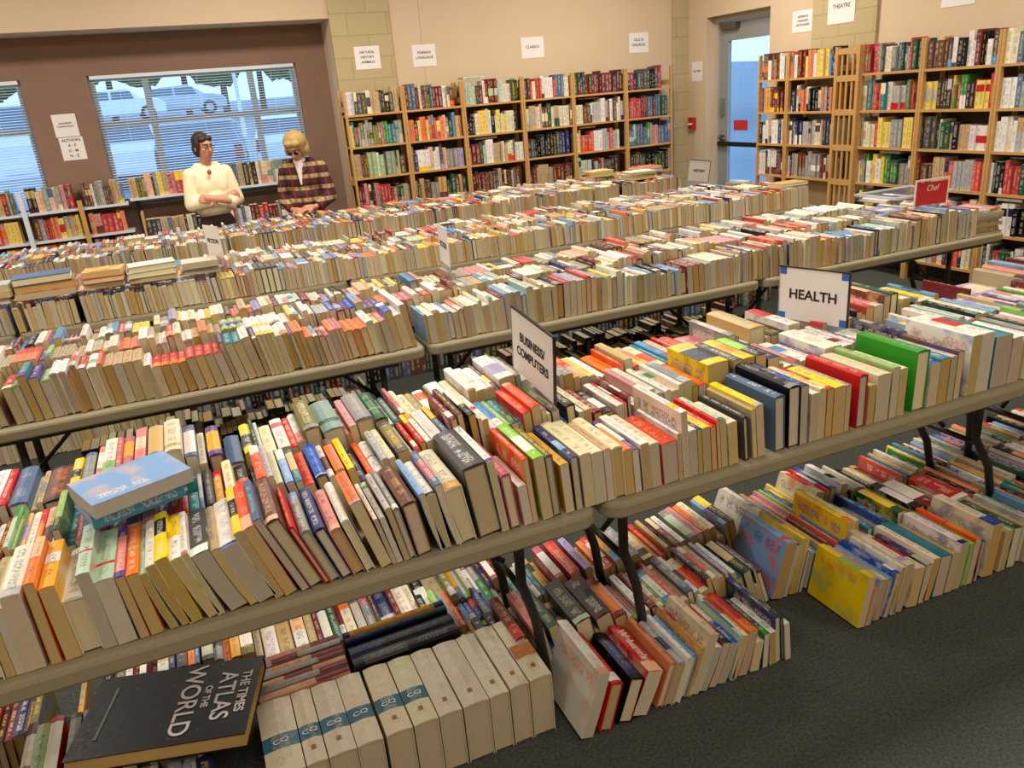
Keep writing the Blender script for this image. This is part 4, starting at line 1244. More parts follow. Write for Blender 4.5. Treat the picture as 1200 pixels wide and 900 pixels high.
dbox('door_closer', (-.06, -.4, DZ - .14), (0, -.12, DZ - .08), MATS['dull_steel'])
P = at_x(858, 143, XRW + .16); Q = at_x(873, 149, XRW + .16)
m = MB(); m.box((.016, P.y - DY1 - .26, P.z - .09), (.0195, P.y - DY1 - .02, P.z + .02)); m.build('door_sticker', principled('sticker_red', lin('c8323a'), .5), dr)
# fire alarm
P = at_x(813, 140, XRW); fa = tag(empty('fire_alarm', (XRW - .001, P.y, P.z - .04)), 'red fire alarm pull station on the wall in the corner', 'alarm')
m = MB(); m.box((-.045, -.05, -.065), (0, .05, .065)); m.build('housing', principled('alarm_red', lin('b8201c'), .35), fa)
m = MB(); m.box((-.062, -.03, -.02), (-.045, .03, .005)); m.build('handle', principled('alarm_white', lin('e8dcd8'), .4), fa)
# paper notices
def notice(wall, tl, br, lines, label, size=None, bend=0):
    if wall == 'back': P = at_y(*tl, WALLY - .033 if tl[0] < 460 else WALLY - .003); Q = at_y(*br, WALLY - .033 if tl[0] < 460 else WALLY - .003); y = P.y
    elif wall == 'win': P = at_y(*tl, RY - .003); Q = at_y(*br, RY - .003); y = P.y
    else: P = at_x(*tl, XRW - (.033 if 955 < tl[0] < 1030 else .003)); Q = at_x(*br, P.x)
    hh = (P.z - Q.z) / 2; c = (P + Q) / 2
    o = empty('paper_notice', c); tag(o, label, 'notice')
    if wall == 'right': w = abs(P.y - Q.y) / 2; M0 = Matrix(((0, 0, -1, 0), (-1, 0, 0, 0), (0, 1, 0, 0), (0, 0, 0, 1)))
    else: w = abs(Q.x - P.x) / 2; M0 = Matrix(((1, 0, 0, 0), (0, 0, -1, 0), (0, 1, 0, 0), (0, 0, 0, 1)))
    # local x = reading direction, y = up, z = out of the wall
    o.matrix_world = Matrix.Translation(c) @ M0
    m = MB(); m.box((-w, -hh, -.001), (w, hh, .001)); m.build('sheet', WHITEPAPER, o)
    n = len(lines); sz = size or min(2 * hh / (n * 2.1), 2 * w / (max(len(t) for t in lines) * .9))
    for i, t in enumerate(lines):
        text('printed_line', t, sz, INK, o, Matrix.Translation((0, ((n - 1) / 2 - i) * sz * 1.35 + hh * .05, .0015)), .0002, bold=.0006)
notice('back', (414, 55), (447, 80), ['NATURAL', 'HISTORY', 'ANIMALS'], 'white notice with three printed lines taped to the block column')
notice('back', (482, 53), (512, 77), ['FOREIGN', 'LANGUAGE'], 'white notice with two printed lines above the orange books')
notice('back', (610, 44), (638, 67), ['CLASSICS'], 'white notice with one printed word above the long wall bookcases')
notice('back', (737, 39), (760, 61), ['OLD &', 'UNUSUAL'], 'white notice with two short lines nearest the room corner')
notice('win', (59, 135), (94, 159), ['CHILDREN\'S', 'YOUNG ADULT'], 'upper of two white notices between the windows')
notice('win', (68, 162), (103, 186), ['AUTHORS', 'A - F', 'G - M', 'N - Z'], 'lower notice of finer print between the windows', .035)
notice('right', (929, 14), (953, 36), ['REFERENCE', 'LANGUAGE', 'DICTIONARIES'], 'cream notice with three lines just past the glass door')
notice('right', (972, -18), (1001, 25), ['MUSIC', 'THEATRE'], 'tall white notice on the block pier above the slatted frame', .05)
notice('right', (1105, -14), (1142, 4), ['ART'], 'white notice cut by the top of the photo, above the picture books')
notice('right', (811, 73), (823, 95), ['EXIT ONLY'], 'small white notice on the wall strip between corner and door', .03)
# table signs in clear holders
BLKEDGE = principled('holder_edge', lin('26241f'), .3)
BLUETAPE = principled('blue_tape', lin('2f62b8'), .6)
def table_sign(c4, lines, label, tape=False, edge=True, size=.05, face=-1, card=None, base_z=None, name='table_sign'):
    """c4: four world corners tl, tr, bl, br as read by the viewer"""
    tl, tr, bl, br = [Vector(p) for p in c4]
    ex = (tr - tl); w = ex.length; ex.normalize(); ey = (tl - bl); h = ey.length; ey = (ey - ex * ey.dot(ex)).normalized(); ez = ex.cross(ey)
    c = (tl + tr + bl + br) / 4
    o = empty(name); o.matrix_world = Matrix(((ex.x, ey.x, ez.x, c.x), (ex.y, ey.y, ez.y, c.y), (ex.z, ey.z, ez.z, c.z), (0, 0, 0, 1)))
    tag(o, label, 'sign')
    m = MB(); m.box((-w / 2, -h / 2, -.0015), (w / 2, h / 2, .0015)); m.build('card', card or WHITEPAPER, o)
    if edge:
        for a, b in (((-w / 2 - .004, h / 2, -.004), (w / 2 + .004, h / 2 + .005, .004)), ((w / 2, -h / 2, -.004), (w / 2 + .006, h / 2, .004)), ((-w / 2 - .003, -h / 2, -.003), (-w / 2, h / 2, .003))):
            m = MB(); m.box(a, b); m.build('holder_edge', BLKEDGE if a[1] > 0 or a[0] > 0 else CLEAR, o)
    m = MB(); m.box((-w / 2, -h / 2 - .26, -.003), (w / 2, -h / 2, -.001)); m.build('clear_holder', CLEAR, o)
    n = len(lines)
    for i, t in enumerate(lines):
        text('printed_line', t, size, INK, o, Matrix.Translation((0, ((n - 1) / 2 - i) * size * 1.25, .0022)), .0003, bold=.0012)
    if tape:
        for sx_ in (-1, 1):
            for sy_ in (-1, 1):
                m = MB(); m.box((sx_ * (w / 2 - .013) - .013, sy_ * (h / 2 - .013) - .013, .0016), (sx_ * (w / 2 - .013) + .013, sy_ * (h / 2 - .013) + .013, .0024)); m.build('tape_square', BLUETAPE, o)
    return o
table_sign([(.85, 2.108, 1.158), (.85, 1.828, 1.131), (.85, 2.112, .96), (.85, 1.846, .955)], ['BUSINESS/', 'COMPUTERS'], 'white card sign reading BUSINESS/COMPUTERS, dark top edge, on the nearest tables', size=.038)
a = at_z(915, 312, 1.08); b_ = at_z(996, 321, 1.08)
table_sign([a, b_, (a.x, a.y, .885), (b_.x, b_.y, .885)], ['HEALTH'], 'white sign reading HEALTH with blue tape at its corners', tape=True, edge=True, size=.05)
table_sign([(1.19, 3.86, 1.17), (1.165, 3.64, 1.17), (1.19, 3.86, .98), (1.165, 3.64, .98)], ['FICTION'], 'thin white sign seen nearly edge-on in the second table row', edge=False, size=.04)
table_sign([(.115, 5.12, 1.165), (.19, 4.95, 1.165), (.12, 5.12, .98), (.20, 4.95, .97)], ['FICTION'], 'thin white sign seen nearly edge-on in front of the person in cream', edge=False, size=.035)
p = [at_y(x, y, 6.52) for x, y in ((807, 187), (831, 189), (808, 211), (830, 214))]
table_sign(p, ['HISTORY'], 'small white sign reading HISTORY on the farthest table row', edge=True, size=.034)
p = [at_y(x, y, 3.43) for x, y in ((1071, 215), (1108, 210), (1075, 239), (1111, 241))]
REDC = principled('red_card', lin('b8141c'), .5)
rs = table_sign(p, [], 'red card in a pale frame propped at the end of the second row', edge=False, card=REDC, name='price_sign')
w_ = (p[1] - p[0]).length / 2; h_ = .078
PALEW = principled('pale_frame', lin('e6cfc0'), .5)
for a, b in (((-w_ - .008, h_ - .004, -.004), (w_ + .008, h_ + .008, .004)), ((-w_ - .008, -h_ - .008, -.004), (-w_, h_ - .004, .004)), ((w_, -h_ - .008, -.004), (w_ + .008, h_ - .004, .004))):
    m = MB(); m.box(a, b); m.build('frame_edge', PALEW, rs)
text('printed_line', 'Chef', .05, PALEW, rs, Matrix.Translation((0, .03, .0025)), .0003, shear=.3)
# clear plastic bin
bn = tag(empty('plastic_bin', (4.36, 3.83, TZ)), 'clear plastic bin of papers behind the red card at the row end', 'bin')
def bin_shell():
    m = MB(); a, b, h = .23, .15, .2; t = .004
    m.box((-a, -b, 0), (a, b, t)); m.box((-a, -b, t), (-a + t, b, h)); m.box((a - t, -b, t), (a, b, h)); m.box((-a + t, -b, t), (a - t, -b + t, h)); m.box((-a + t, b - t, t), (a - t, b, h)); return m
bin_shell().build('tub', CLEAR, bn)
m = MB()
for a, b in (((-.25, -.17, .195), (.25, -.15, .21)), ((-.25, .15, .195), (.25, .17, .21)), ((-.25, -.15, .195), (-.23, .15, .21)), ((.23, -.15, .195), (.25, .15, .21))): m.box(a, b)
m.build('rim', principled('bin_rim', lin('c8ccd0'), .3), bn)

# ================================================================== PEOPLE
SKIN = noisy('skin', lin('c98f72'), lin('bb7f63'), 30, .55)
def blob(parts, name, mat, parent, voxel, smooth=3):
    """tapered limbs and masses fused into one continuous surface"""
    m = MB()
    for p in parts:
        if p[0] == 'e':
            _, c, r = p[:3]; M0 = p[3] if len(p) > 3 else None; m.ellipsoid(c, r, M0, 20, 14)
        else:
            _, pts, rr = p; rr = rr if isinstance(rr, (list, tuple)) else [rr] * len(pts)
            # subdivide with spheres at joints
            m.tube(pts, list(rr), 12)
            for q, r in zip(pts, rr): m.ellipsoid(q, (r, r, r), None, 12, 8)
    o = m.build(name, mat, parent, smooth=True)
    md = o.modifiers.new('fuse', 'REMESH'); md.mode = 'VOXEL'; md.voxel_size = voxel; md.use_smooth_shade = True
    sm = o.modifiers.new('soften', 'SMOOTH'); sm.factor = .5; sm.iterations = smooth
    return o
def hand(wr, dirv, palm_n, side, curl=.9):
    """palm and five fingers as limb parts; dirv: pointing direction, palm_n: palm normal"""
    d = Vector(dirv).normalized(); n = Vector(palm_n).normalized(); s = d.cross(n).normalized() * side; wr = Vector(wr); out = []
    pc = wr + d * .045
    out.append(('t', [wr, wr + d * .03, wr + d * .085], [.024, .03, .03]))
    out.append(('t', [wr + d * .03 - s * .02, wr + d * .08 - s * .026], [.016, .014])); out.append(('t', [wr + d * .03 + s * .02, wr + d * .08 + s * .026], [.016, .014]))
    for i, (o_, L) in enumerate(((-.03, .068), (-.01, .078), (.011, .074), (.031, .058))):
        a = wr + d * .085 + s * o_; b = a + (d * math.cos(curl * .4) + n * math.sin(curl * .4)) * L * .45
        c = b + (d * math.cos(curl) + n * math.sin(curl)) * L * .32; e = c + (d * math.cos(curl * 1.5) + n * math.sin(curl * 1.5)) * L * .25
        out.append(('t', [a, b, c, e], [.0095, .009, .0082, .007]))
    a = wr + d * .03 - s * .028; b = a + (d * .6 - s * .8).normalized() * .035; c = b + (d * .9 - s * .2 + n * .4).normalized() * .03
    out.append(('t', [a, b, c], [.013, .011, .009])); return out
def head_parts(c, Rm):
    """c: head centre; Rm: rotation. face looks towards local -Y"""
    T = lambda v: Vector(c) + Rm @ Vector(v)
    P = [('e', T((0, .012, .02)), (.075, .092, .092), Rm), ('e', T((0, -.03, -.045)), (.056, .06, .062), Rm), ('e', T((0, -.058, -.088)), (.026, .024, .02), Rm),
         ('t', [T((0, -.088, .012)), T((0, -.108, -.022))], [.009, .0135]), ('e', T((-.012, -.1, -.026)), (.009, .009, .007), Rm), ('e', T((.012, -.1, -.026)), (.009, .009, .007), Rm),
         ('e', T((-.078, .01, -.01)), (.011, .018, .032), Rm), ('e', T((.078, .01, -.01)), (.011, .018, .032), Rm),
         ('e', T((0, -.074, .035)), (.05, .02, .012), Rm), ('e', T((-.04, -.062, -.02)), (.022, .02, .02), Rm), ('e', T((.04, -.062, -.02)), (.022, .02, .02), Rm),
         ('e', T((0, -.085, -.055)), (.022, .014, .012), Rm)]
    return P, T
def face_bits(T, Rm, body, glasses, smile=True):
    W = principled('eye_white', lin('e8e2dc'), .3); IR = principled('iris_brown', lin('2c1c14'), .2); LP = principled('lips', lin('a4504c'), .45)
    for s in (-1, 1):
        m = MB(); m.ellipsoid(T((s * .03, -.076, .008)), (.0125, .009, .0075), Rm, 12, 8); e = m.build('eye', W, body, smooth=True)
        m = MB(); m.ellipsoid(T((s * .03, -.0835, .008)), (.0055, .003, .0055), Rm, 10, 6); m.build('iris', IR, e, smooth=True)
        m = MB(); m.tube([T((s * .012, -.09, .027)), T((s * .03, -.088, .032)), T((s * .048, -.074, .026))], [.0025, .0035, .002], 6); m.build('eyebrow', principled('brow', lin('3a2a1e'), .8), body, smooth=True)
    m = MB(); m.tube([T((-.022, -.091, -.054)), T((-.008, -.1, -.0505)), T((.008, -.1, -.0505)), T((.022, -.091, -.054))], [.002, .004, .004, .002], 8)
    m.tube([T((-.019, -.092, -.0575)), T((0, -.1, -.061)), T((.019, -.092, -.0575))], [.002, .005, .002], 8); m.build('lips', LP, body, smooth=True)
    if glasses:
        gm = principled('spectacle_frame', lin('2a1c18'), .3); m = MB()
        for s in (-1, 1):
            m.tube([T((s * .031 + .021 * math.cos(a), -.097 - .002 * s * s, .006 + .016 * math.sin(a))) for a in [2 * PI * k / 14 for k in range(15)]], .0022, 6)
            m.tube([T((s * .052, -.095, .01)), T((s * .079, -.05, .012)), T((s * .082, .01, .005))], .0022, 6)
        m.tube([T((-.01, -.1, .01)), T((.01, -.1, .01))], .0022, 6); g = m.build('spectacles', gm, body, smooth=True)
        if glasses == 'dark':
            m = MB()
            for s in (-1, 1): m.ellipsoid(T((s * .031, -.098, .006)), (.02, .002, .015), Rm, 12, 6)
            m.build('dark_lenses', principled('lens_dark', lin('2a1410'), .15), g, smooth=True)
def person(base, yaw, label, group=None):
    r = empty('person', base, rad(yaw)); tag(r, label, 'person', group); return r
# --- the person in cream, arms crossed
g1 = at_y(246, 262, 7.42)
p1 = person((g1.x + .07, 7.42, 0), 18, 'short dark-haired person in a cream cardigan, arms crossed, brown trousers')
Rm = Matrix.Rotation(rad(12), 3, 'Z') @ Matrix.Rotation(rad(4), 3, 'X')
HP, T1 = head_parts((.0, -.015, 1.545), Rm)
sho = 1.345
body = HP + [('t', [(0, .01, 1.30), (0, .005, 1.42), (0, -.01, 1.50)], [.062, .052, .052]), ('e', (0, .01, 1.22), (.165, .1, .16)), ('e', (0, .01, 1.0), (.145, .1, .2)), ('e', (0, .01, .86), (.165, .115, .13)),
             ('t', [(-.155, .01, sho), (-.215, -.03, 1.09)], [.045, .036]), ('t', [(.155, .01, sho), (.215, -.03, 1.09)], [.045, .036]),
             ('t', [(-.215, -.03, 1.09), (-.06, -.165, 1.12), (.06, -.185, 1.13)], [.037, .032, .024]), ('t', [(.215, -.03, 1.09), (.08, -.2, 1.095), (-.05, -.215, 1.12)], [.037, .032, .024]),
             ('t', [(-.085, .01, .82), (-.09, 0, .46), (-.09, .02, .09)], [.085, .058, .038]), ('t', [(.085, .01, .82), (.09, 0, .46), (.09, .02, .09)], [.085, .058, .038])]
p1.scale = (.88, .92, .99)
body += hand((.06, -.185, 1.13), (1, .15, .12), (0, .8, -.3), 1, .5) + hand((-.05, -.215, 1.12), (-1, .3, .2), (0, .8, -.3), -1, .5)
bo = blob(body, 'body', SKIN, p1, .0065, 2)
face_bits(T1, Rm, bo, True)
HAIRD = noisy('dark_hair', lin('241813'), lin('3a281e'), 120, .5, bump=.6, dist=.004)
hr = [('e', T1((0, .03, .045)), (.087, .09, .085), Rm), ('e', T1((0, .06, -.01)), (.082, .062, .08), Rm), ('e', T1((-.055, .02, .02)), (.034, .065, .06), Rm), ('e', T1((.055, .02, .02)), (.034, .065, .06), Rm),
      ('e', T1((-.03, -.05, .07)), (.045, .03, .024), Rm), ('e', T1((.03, -.048, .074)), (.045, .032, .024), Rm), ('e', T1((-.072, .02, -.03)), (.016, .04, .04), Rm), ('e', T1((.03, .1, .03)), (.05, .03, .05), Rm)]
blob(hr, 'hair', HAIRD, bo, .007, 2)
CREAM = noisy('cream_knit', lin('efe4c2'), lin('e4d8b0'), 90, .85, bump=.35, dist=.003)
cg = [('t', [(-.085, .015, 1.365), (.085, .015, 1.365)], [.06, .06]), ('e', (0, .012, 1.24), (.19, .128, .17)), ('e', (0, .012, 1.12), (.182, .138, .15)), ('e', (0, .012, 1.05), (.19, .145, .1)),
      ('e', (-.165, .01, 1.315), (.07, .07, .075)), ('e', (.165, .01, 1.315), (.07, .07, .075)), ('e', (-.055, -.06, 1.22), (.085, .055, .085)), ('e', (.055, -.06, 1.22), (.085, .055, .085)),
      ('t', [(-.18, .01, 1.32), (-.235, -.03, 1.09)], [.066, .06]), ('t', [(.18, .01, 1.32), (.235, -.03, 1.09)], [.066, .06]),
      ('t', [(-.235, -.03, 1.09), (-.1, -.14, 1.11)], [.06, .052]), ('t', [(.235, -.03, 1.09), (.12, -.175, 1.09)], [.06, .052])]
c1 = blob(cg, 'cardigan', CREAM, p1, .009, 4)
for s, P0 in ((-1, (-.1, -.14, 1.11)), (1, (.12, -.175, 1.09))):
    m = MB(); v = Vector((.135, -.11, .02)) if s < 0 else Vector((-.115, -.145, 0)); v.normalize(); P0 = Vector(P0); m.tube([P0 + v * .03, P0 + v * .045, P0 + v * .062], [.05, .053, .049], 14); m.build('cuff', CREAM, c1, smooth=True)
m = MB(); m.ellipsoid((-.035, -.125, 1.345), (.022, .012, .024), None, 12, 8); m.build('brooch', principled('amber_brooch', lin('b04a1c'), .3), p1, smooth=True)
m = MB(); m.tube([(.0, -.148, y) for y in (1.2, 1.1)], .0, 3) if False else None
TROUS = noisy('brown_trousers', lin('2c201a'), lin('3a2b22'), 60, .85)
blob([('e', (0, .012, .87), (.182, .135, .17)), ('t', [(-.085, .012, .82), (-.09, 0, .46), (-.09, .02, .07)], [.102, .078, .062]), ('t', [(.085, .012, .82), (.09, 0, .46), (.09, .02, .07)], [.102, .078, .062])], 'trousers', TROUS, p1, .01, 3)
SHOE = principled('shoe_leather', lin('1c1614'), .4)
def shoes(p):
    for s in (-1, 1):
        m = MB(); m.ellipsoid((s * .09, -.03, .038), (.045, .12, .036), None, 14, 8, fn=lambda q: Vector((q.x, q.y, max(q.z, -.034)))); m.build('shoe', SHOE, p, smooth=True)
shoes(p1)
# --- the person in plaid, looking down
g2 = at_y(356, 245, 7.42)
p2 = person((g2.x + .05, 7.42, 0), -24, 'blond person in a maroon and tan plaid shirt looking down at the books')
Rm2 = Matrix.Rotation(rad(-6), 3, 'Z') @ Matrix.Rotation(rad(32), 3, 'X')
HP, T2 = head_parts((-.01, -.1, 1.525), Rm2)
body = HP + [('t', [(0, .0, 1.30), (0, -.02, 1.41), (-.005, -.06, 1.49)], [.062, .052, .052]), ('e', (0, .0, 1.22), (.17, .105, .16)), ('e', (0, .01, 1.0), (.15, .105, .2)), ('e', (0, .01, .86), (.17, .12, .13)),
             ('t', [(-.165, .0, 1.33), (-.225, -.02, 1.07), (-.12, -.2, .985), (-.09, -.23, .98)], [.045, .038, .026, .023]), ('t', [(.165, .0, 1.33), (.235, -.02, 1.07), (.15, -.2, 1.0), (.12, -.235, .995)], [.045, .038, .026, .023]),
             ('t', [(-.085, .01, .82), (-.09, 0, .46), (-.09, .02, .09)], [.085, .058, .038]), ('t', [(.085, .01, .82), (.09, 0, .46), (.09, .02, .09)], [.085, .058, .038])]
p2.scale = (.86, .9, .955)
body += hand((-.09, -.23, .98), (.75, -.6, -.05), (.2, .3, -.9), 1, .7) + hand((.12, -.235, .995), (-.75, -.55, .0), (-.2, .3, -.9), -1, .7)
bo = blob(body, 'body', SKIN, p2, .0065, 2)
face_bits(T2, Rm2, bo, 'dark')
BLOND = noisy('blond_hair', lin('b89a5e'), lin('8f7440'), 90, .5, bump=.7, dist=.005)
hr = [('e', T2((0, .03, .045)), (.12, .11, .096), Rm2), ('e', T2((0, .07, -.02)), (.118, .07, .1), Rm2), ('e', T2((-.068, .01, -.005)), (.038, .066, .08), Rm2), ('e', T2((.068, .01, -.005)), (.038, .066, .08), Rm2),
      ('e', T2((-.035, -.06, .078)), (.05, .034, .028), Rm2), ('e', T2((.035, -.06, .078)), (.05, .034, .028), Rm2), ('e', T2((-.1, .02, -.04)), (.03, .05, .05), Rm2), ('e', T2((.1, .02, -.04)), (.03, .05, .05), Rm2)]
blob(hr, 'hair', BLOND, bo, .007, 2)
def plaid_mat():
    mt = principled('plaid_cloth', (.2, .05, .05, 1), .85); g = NT(mt)
    tc = g.n('ShaderNodeTexCoord').outputs['Object']; s = g.n('ShaderNodeSeparateXYZ'); g.l(tc, s.inputs[0])
    fr = lambda v, p, w, o=0: g.math('LESS_THAN', g.math('FRACT', g.math('MULTIPLY_ADD', v, 1 / p, o)), w)
    xx = g.math('ADD', s.outputs[0], g.math('MULTIPLY', s.outputs[1], .6))
    hb = fr(s.outputs[2], .105, .34, .12); vb = fr(xx, .12, .28); th = fr(s.outputs[2], .105, .1, .7); tv = fr(xx, .12, .08, .4)
    c = g.mix(hb, lin('4a141a'), lin('a48a5c')); c = g.mix(g.math('MULTIPLY', vb, .55), c, lin('1e1014')); c = g.mix(g.math('MULTIPLY', th, .8), c, lin('241014')); c = g.mix(g.math('MULTIPLY', tv, .7), c, lin('8a3a2c'))
    g.l(c, g.b.inputs['Base Color']); return mt
PLAID = plaid_mat()
sh = [('t', [(-.09, .0, 1.37), (.09, .0, 1.37)], [.06, .06]), ('e', (0, .0, 1.24), (.2, .135, .17)), ('e', (0, .01, 1.06), (.19, .14, .2)), ('t', [(0, .012, 1.05), (0, .012, .9)], [.175, .18]), ('e', (0, .012, .88), (.2, .15, .06)),
      ('e', (-.17, .0, 1.315), (.075, .075, .075)), ('e', (.17, .0, 1.315), (.075, .075, .075)), ('t', [(-.185, .0, 1.32), (-.245, -.02, 1.07)], [.072, .066]), ('t', [(.185, .0, 1.32), (.255, -.02, 1.07)], [.072, .066]),
      ('t', [(-.245, -.02, 1.07), (-.14, -.175, .995)], [.066, .05]), ('t', [(.255, -.02, 1.07), (.17, -.175, 1.005)], [.066, .05])]
c2 = blob(sh, 'plaid_shirt', PLAID, p2, .009, 3)
TSH = principled('white_cotton', lin('e6dedc'), .8)
blob([('t', [(0, -.095, 1.37), (0, -.128, 1.2)], [.045, .012]), ('t', [(-.035, -.06, 1.40), (.035, -.06, 1.40)], [.035, .035])], 'undershirt', TSH, p2, .007, 2)
for s in (-1, 1):
    m = MB(); m.quad([(s * .02, -.085, 1.41), (s * .075, -.05, 1.43), (s * .085, -.105, 1.33), (s * .03, -.135, 1.29)]); o = m.build('collar', PLAID, c2); md = o.modifiers.new('t', 'SOLIDIFY'); md.thickness = .008
blob([('e', (0, .012, .84), (.185, .135, .13)), ('t', [(-.085, .012, .82), (-.09, 0, .46), (-.09, .02, .07)], [.102, .078, .062]), ('t', [(.085, .012, .82), (.09, 0, .46), (.09, .02, .07)], [.102, .078, .062])], 'trousers', principled('dark_trousers', lin('1a1614'), .85), p2, .01, 3)
shoes(p2)

# ================================================================== OUTSIDE
ASPH = noisy('asphalt', lin('8d949a'), lin('7e858b'), 2, .9)
# parking ground rising away from the windows
m = MB(); m.quad([(-60, 9.1, -.15), (70, 9.1, -.15), (70, 22, -.15), (-60, 22, -.15)]); m.quad([(-60, 22, -.15), (70, 22, -.15), (70, 90, 3.2), (-60, 90, 3.2)]); m.quad([(6.2, -30, -.15), (70, -30, -.15), (70, 9.1, -.15), (6.2, 9.1, -.15)])
tag(m.build('ground_parking', ASPH), kind='structure')
def car(x, y, z, yaw, paint, label, kind='suv', L=4.5, W=1.8, Hc=1.65):
    r = tag(empty('car', (x, y, z), rad(yaw)), label, 'car', 'cars parked outside the windows')
    if kind == 'sedan': prof = [(-.5, .2), (-.5, .5), (-.47, .6), (-.3, .66), (-.18, .97), (.12, 1), (.27, .7), (.45, .62), (.5, .48), (.5, .2)]
    else: prof = [(-.5, .2), (-.5, .55), (-.485, .66), (-.45, .97), (-.3, 1), (.08, .98), (.24, .68), (.44, .6), (.5, .48), (.5, .2)]
    pr = [(a * L, b * Hc) for a, b in prof]
    mb = MB(); n = len(pr)
    ringx = [(-W / 2, 0), (-W / 2 + .03, 1), (W / 2 - .03, 1), (W / 2, 0)]
    def yv(zz): k = max(0, (zz - .6 * Hc) / (.4 * Hc)); return W / 2 - .18 * k
    V = [(a, -yv(b), b) for a, b in pr] + [(a, yv(b), b) for a, b in pr]
    F = [tuple(range(n)), tuple(range(2 * n - 1, n - 1, -1))] + [(i, i + n, (i + 1) % n + n, (i + 1) % n) for i in range(n)]
    mb.add(V, F); b = mb.build('car_body', paint, r); bv = b.modifiers.new('b', 'BEVEL'); bv.width = .05; bv.segments = 3
    GL = principled('car_glass', lin('5c7484'), .12)
    x0, x1 = (-.27, .2) if kind == 'sedan' else (-.43, .17)
    for s in (-1, 1):
        m = MB(); z0, z1 = .67 * Hc, .93 * Hc
        for a, b2 in ((x0, (x0 + x1) / 2 - .01), ((x0 + x1) / 2 + .01, x1)):
            e = .035 if b2 == x1 else 0; q = [(a * L, s * (yv(z0) + .012), z0), (b2 * L, s * (yv(z0) + .012), z0), ((b2 - e) * L, s * (yv(z1) + .012), z1), ((a + (.03 if a == x0 and kind == 'sedan' else .005)) * L, s * (yv(z1) + .012), z1)]
            m.quad(q if s < 0 else q[::-1])
        o = m.build('side_glass', GL, r); md = o.modifiers.new('s', 'SOLIDIFY'); md.thickness = .015
    for nm, (a, b2) in (('rear_window', ((pr[2], pr[3]) if kind != 'sedan' else (pr[3], pr[4]))), ('windscreen', (pr[-4], pr[-5]))):
        A_ = Vector((a[0], 0, a[1])); B_ = Vector((b2[0], 0, b2[1])); d = B_ - A_; nn = Vector((-d.z, 0, d.x)).normalized(); nn = nn if nn.x * A_.x > 0 else -nn
        P0 = A_ + d * .1 + nn * .012; P1 = A_ + d * .9 + nn * .012; m = MB(); wa, wb = yv(P0.z) - .1, yv(P1.z) - .1
        m.quad([(P0.x, -wa, P0.z), (P0.x, wa, P0.z), (P1.x, wb, P1.z), (P1.x, -wb, P1.z)]); o = m.build(nm, GL, r); md = o.modifiers.new('s', 'SOLIDIFY'); md.thickness = .015
    for sx_ in (-.31, .31):
        for s in (-1, 1):
            m = MB(); m.tube([(sx_ * L, s * (W / 2 - .2), .33), (sx_ * L, s * (W / 2 + .01), .33)], .33, 20); w = m.build('wheel', principled('tyre', (.02, .02, .02, 1), .8), r)
            m = MB(); m.tube([(sx_ * L, s * (W / 2 + .0), .33), (sx_ * L, s * (W / 2 + .025), .33)], .19, 14); m.build('hubcap', principled('hubcap', lin('b0b4b8'), .3, .8), w)
    m = MB(); m.box((-.5 * L - .02, -.25, .45), (-.5 * L + .01, .25, .58)); m.build('number_plate', principled('plate', lin('e6e8ea'), .5), r)
    for s in (-1, 1):
        m = MB(); m.box((-.5 * L - .015, s * (W / 2 - .12) - .08, .62), (-.5 * L + .03, s * (W / 2 - .12) + .08, .95)); m.build('tail_lamp', principled('tail_lamp', lin('8a2020'), .3), r)
CW = principled('car_white', lin('eef0f2'), .25); CS = principled('car_silver', lin('aeb6bc'), .25, .4); CB = principled('car_blue', lin('6d88a0'), .25, .3); CR = principled('car_bluedeep', lin('2a5fa0'), .25, .2)
def car_at(px, py, Y, *a, **k):
    L = k.get('L', 4.5) / 2 if abs(a[0]) > 45 else 0
    P = at_y(px, py, Y - L); car(P.x, Y, P.z, *a, **k)
car_at(166, 220, 27.3, 86, CW, 'white minivan seen from behind through the wide window', L=4.6, Hc=1.8, W=1.85)
car_at(257, 224, 21, 84, CB, 'blue-grey car seen from behind through the wide window', L=4.5, Hc=1.5, W=1.85)
car_at(139, 143, 44, 4, CW, 'white sedan side-on far across the lot in the upper pane', 'sedan', L=4.4, Hc=1.45)
car_at(212, 136, 46, 2, CS, 'silver sedan side-on far across the lot', 'sedan', L=4.6, Hc=1.45)
car_at(362, 200, 25, 80, CW, 'white car partly hidden by the blond person', L=4.5, Hc=1.5)
car_at(5, 236, 20, 100, CW, 'white car outside the window at the end of the shelving', L=4.6, Hc=1.75)
car(13.5, 13.2, -.1, 60, CR, 'blue car outside the glass door', L=4.5, Hc=1.5)
LEAF = noisy('foliage_green', lin('5f8a4a'), lin('35572c'), 3, .9, 4, bump=1, dist=.3)
def tree(x, y, z, r, h, label):
    t = tag(empty('tree', (x, y, z)), label, 'tree', 'trees beyond the parking lot')
    m = MB(); m.tube([(0, 0, 0), (.1, 0, h * .5), (0, .1, h * .8)], [.25, .2, .1], 8); m.build('trunk', principled('bark', lin('5a4a3a'), .9), t)
    m = MB()
    for k in range(14):
        a = R.uniform(0, 2 * PI); rr = R.uniform(0, r * .6); s = R.uniform(.4, .65) * r
        m.ellipsoid((rr * math.cos(a), rr * math.sin(a), h * .75 + R.uniform(-.5, .45) * r), (s, s, s * .8), None, 14, 10)
    o = m.build('crown', LEAF, t, smooth=True); md = o.modifiers.new('f', 'REMESH'); md.mode = 'VOXEL'; md.voxel_size = .35
    tx = bpy.data.textures.get('leafnoise') or bpy.data.textures.new('leafnoise', 'CLOUDS'); tx.noise_scale = .6
    d = o.modifiers.new('d', 'DISPLACE'); d.texture = tx; d.strength = 1.1
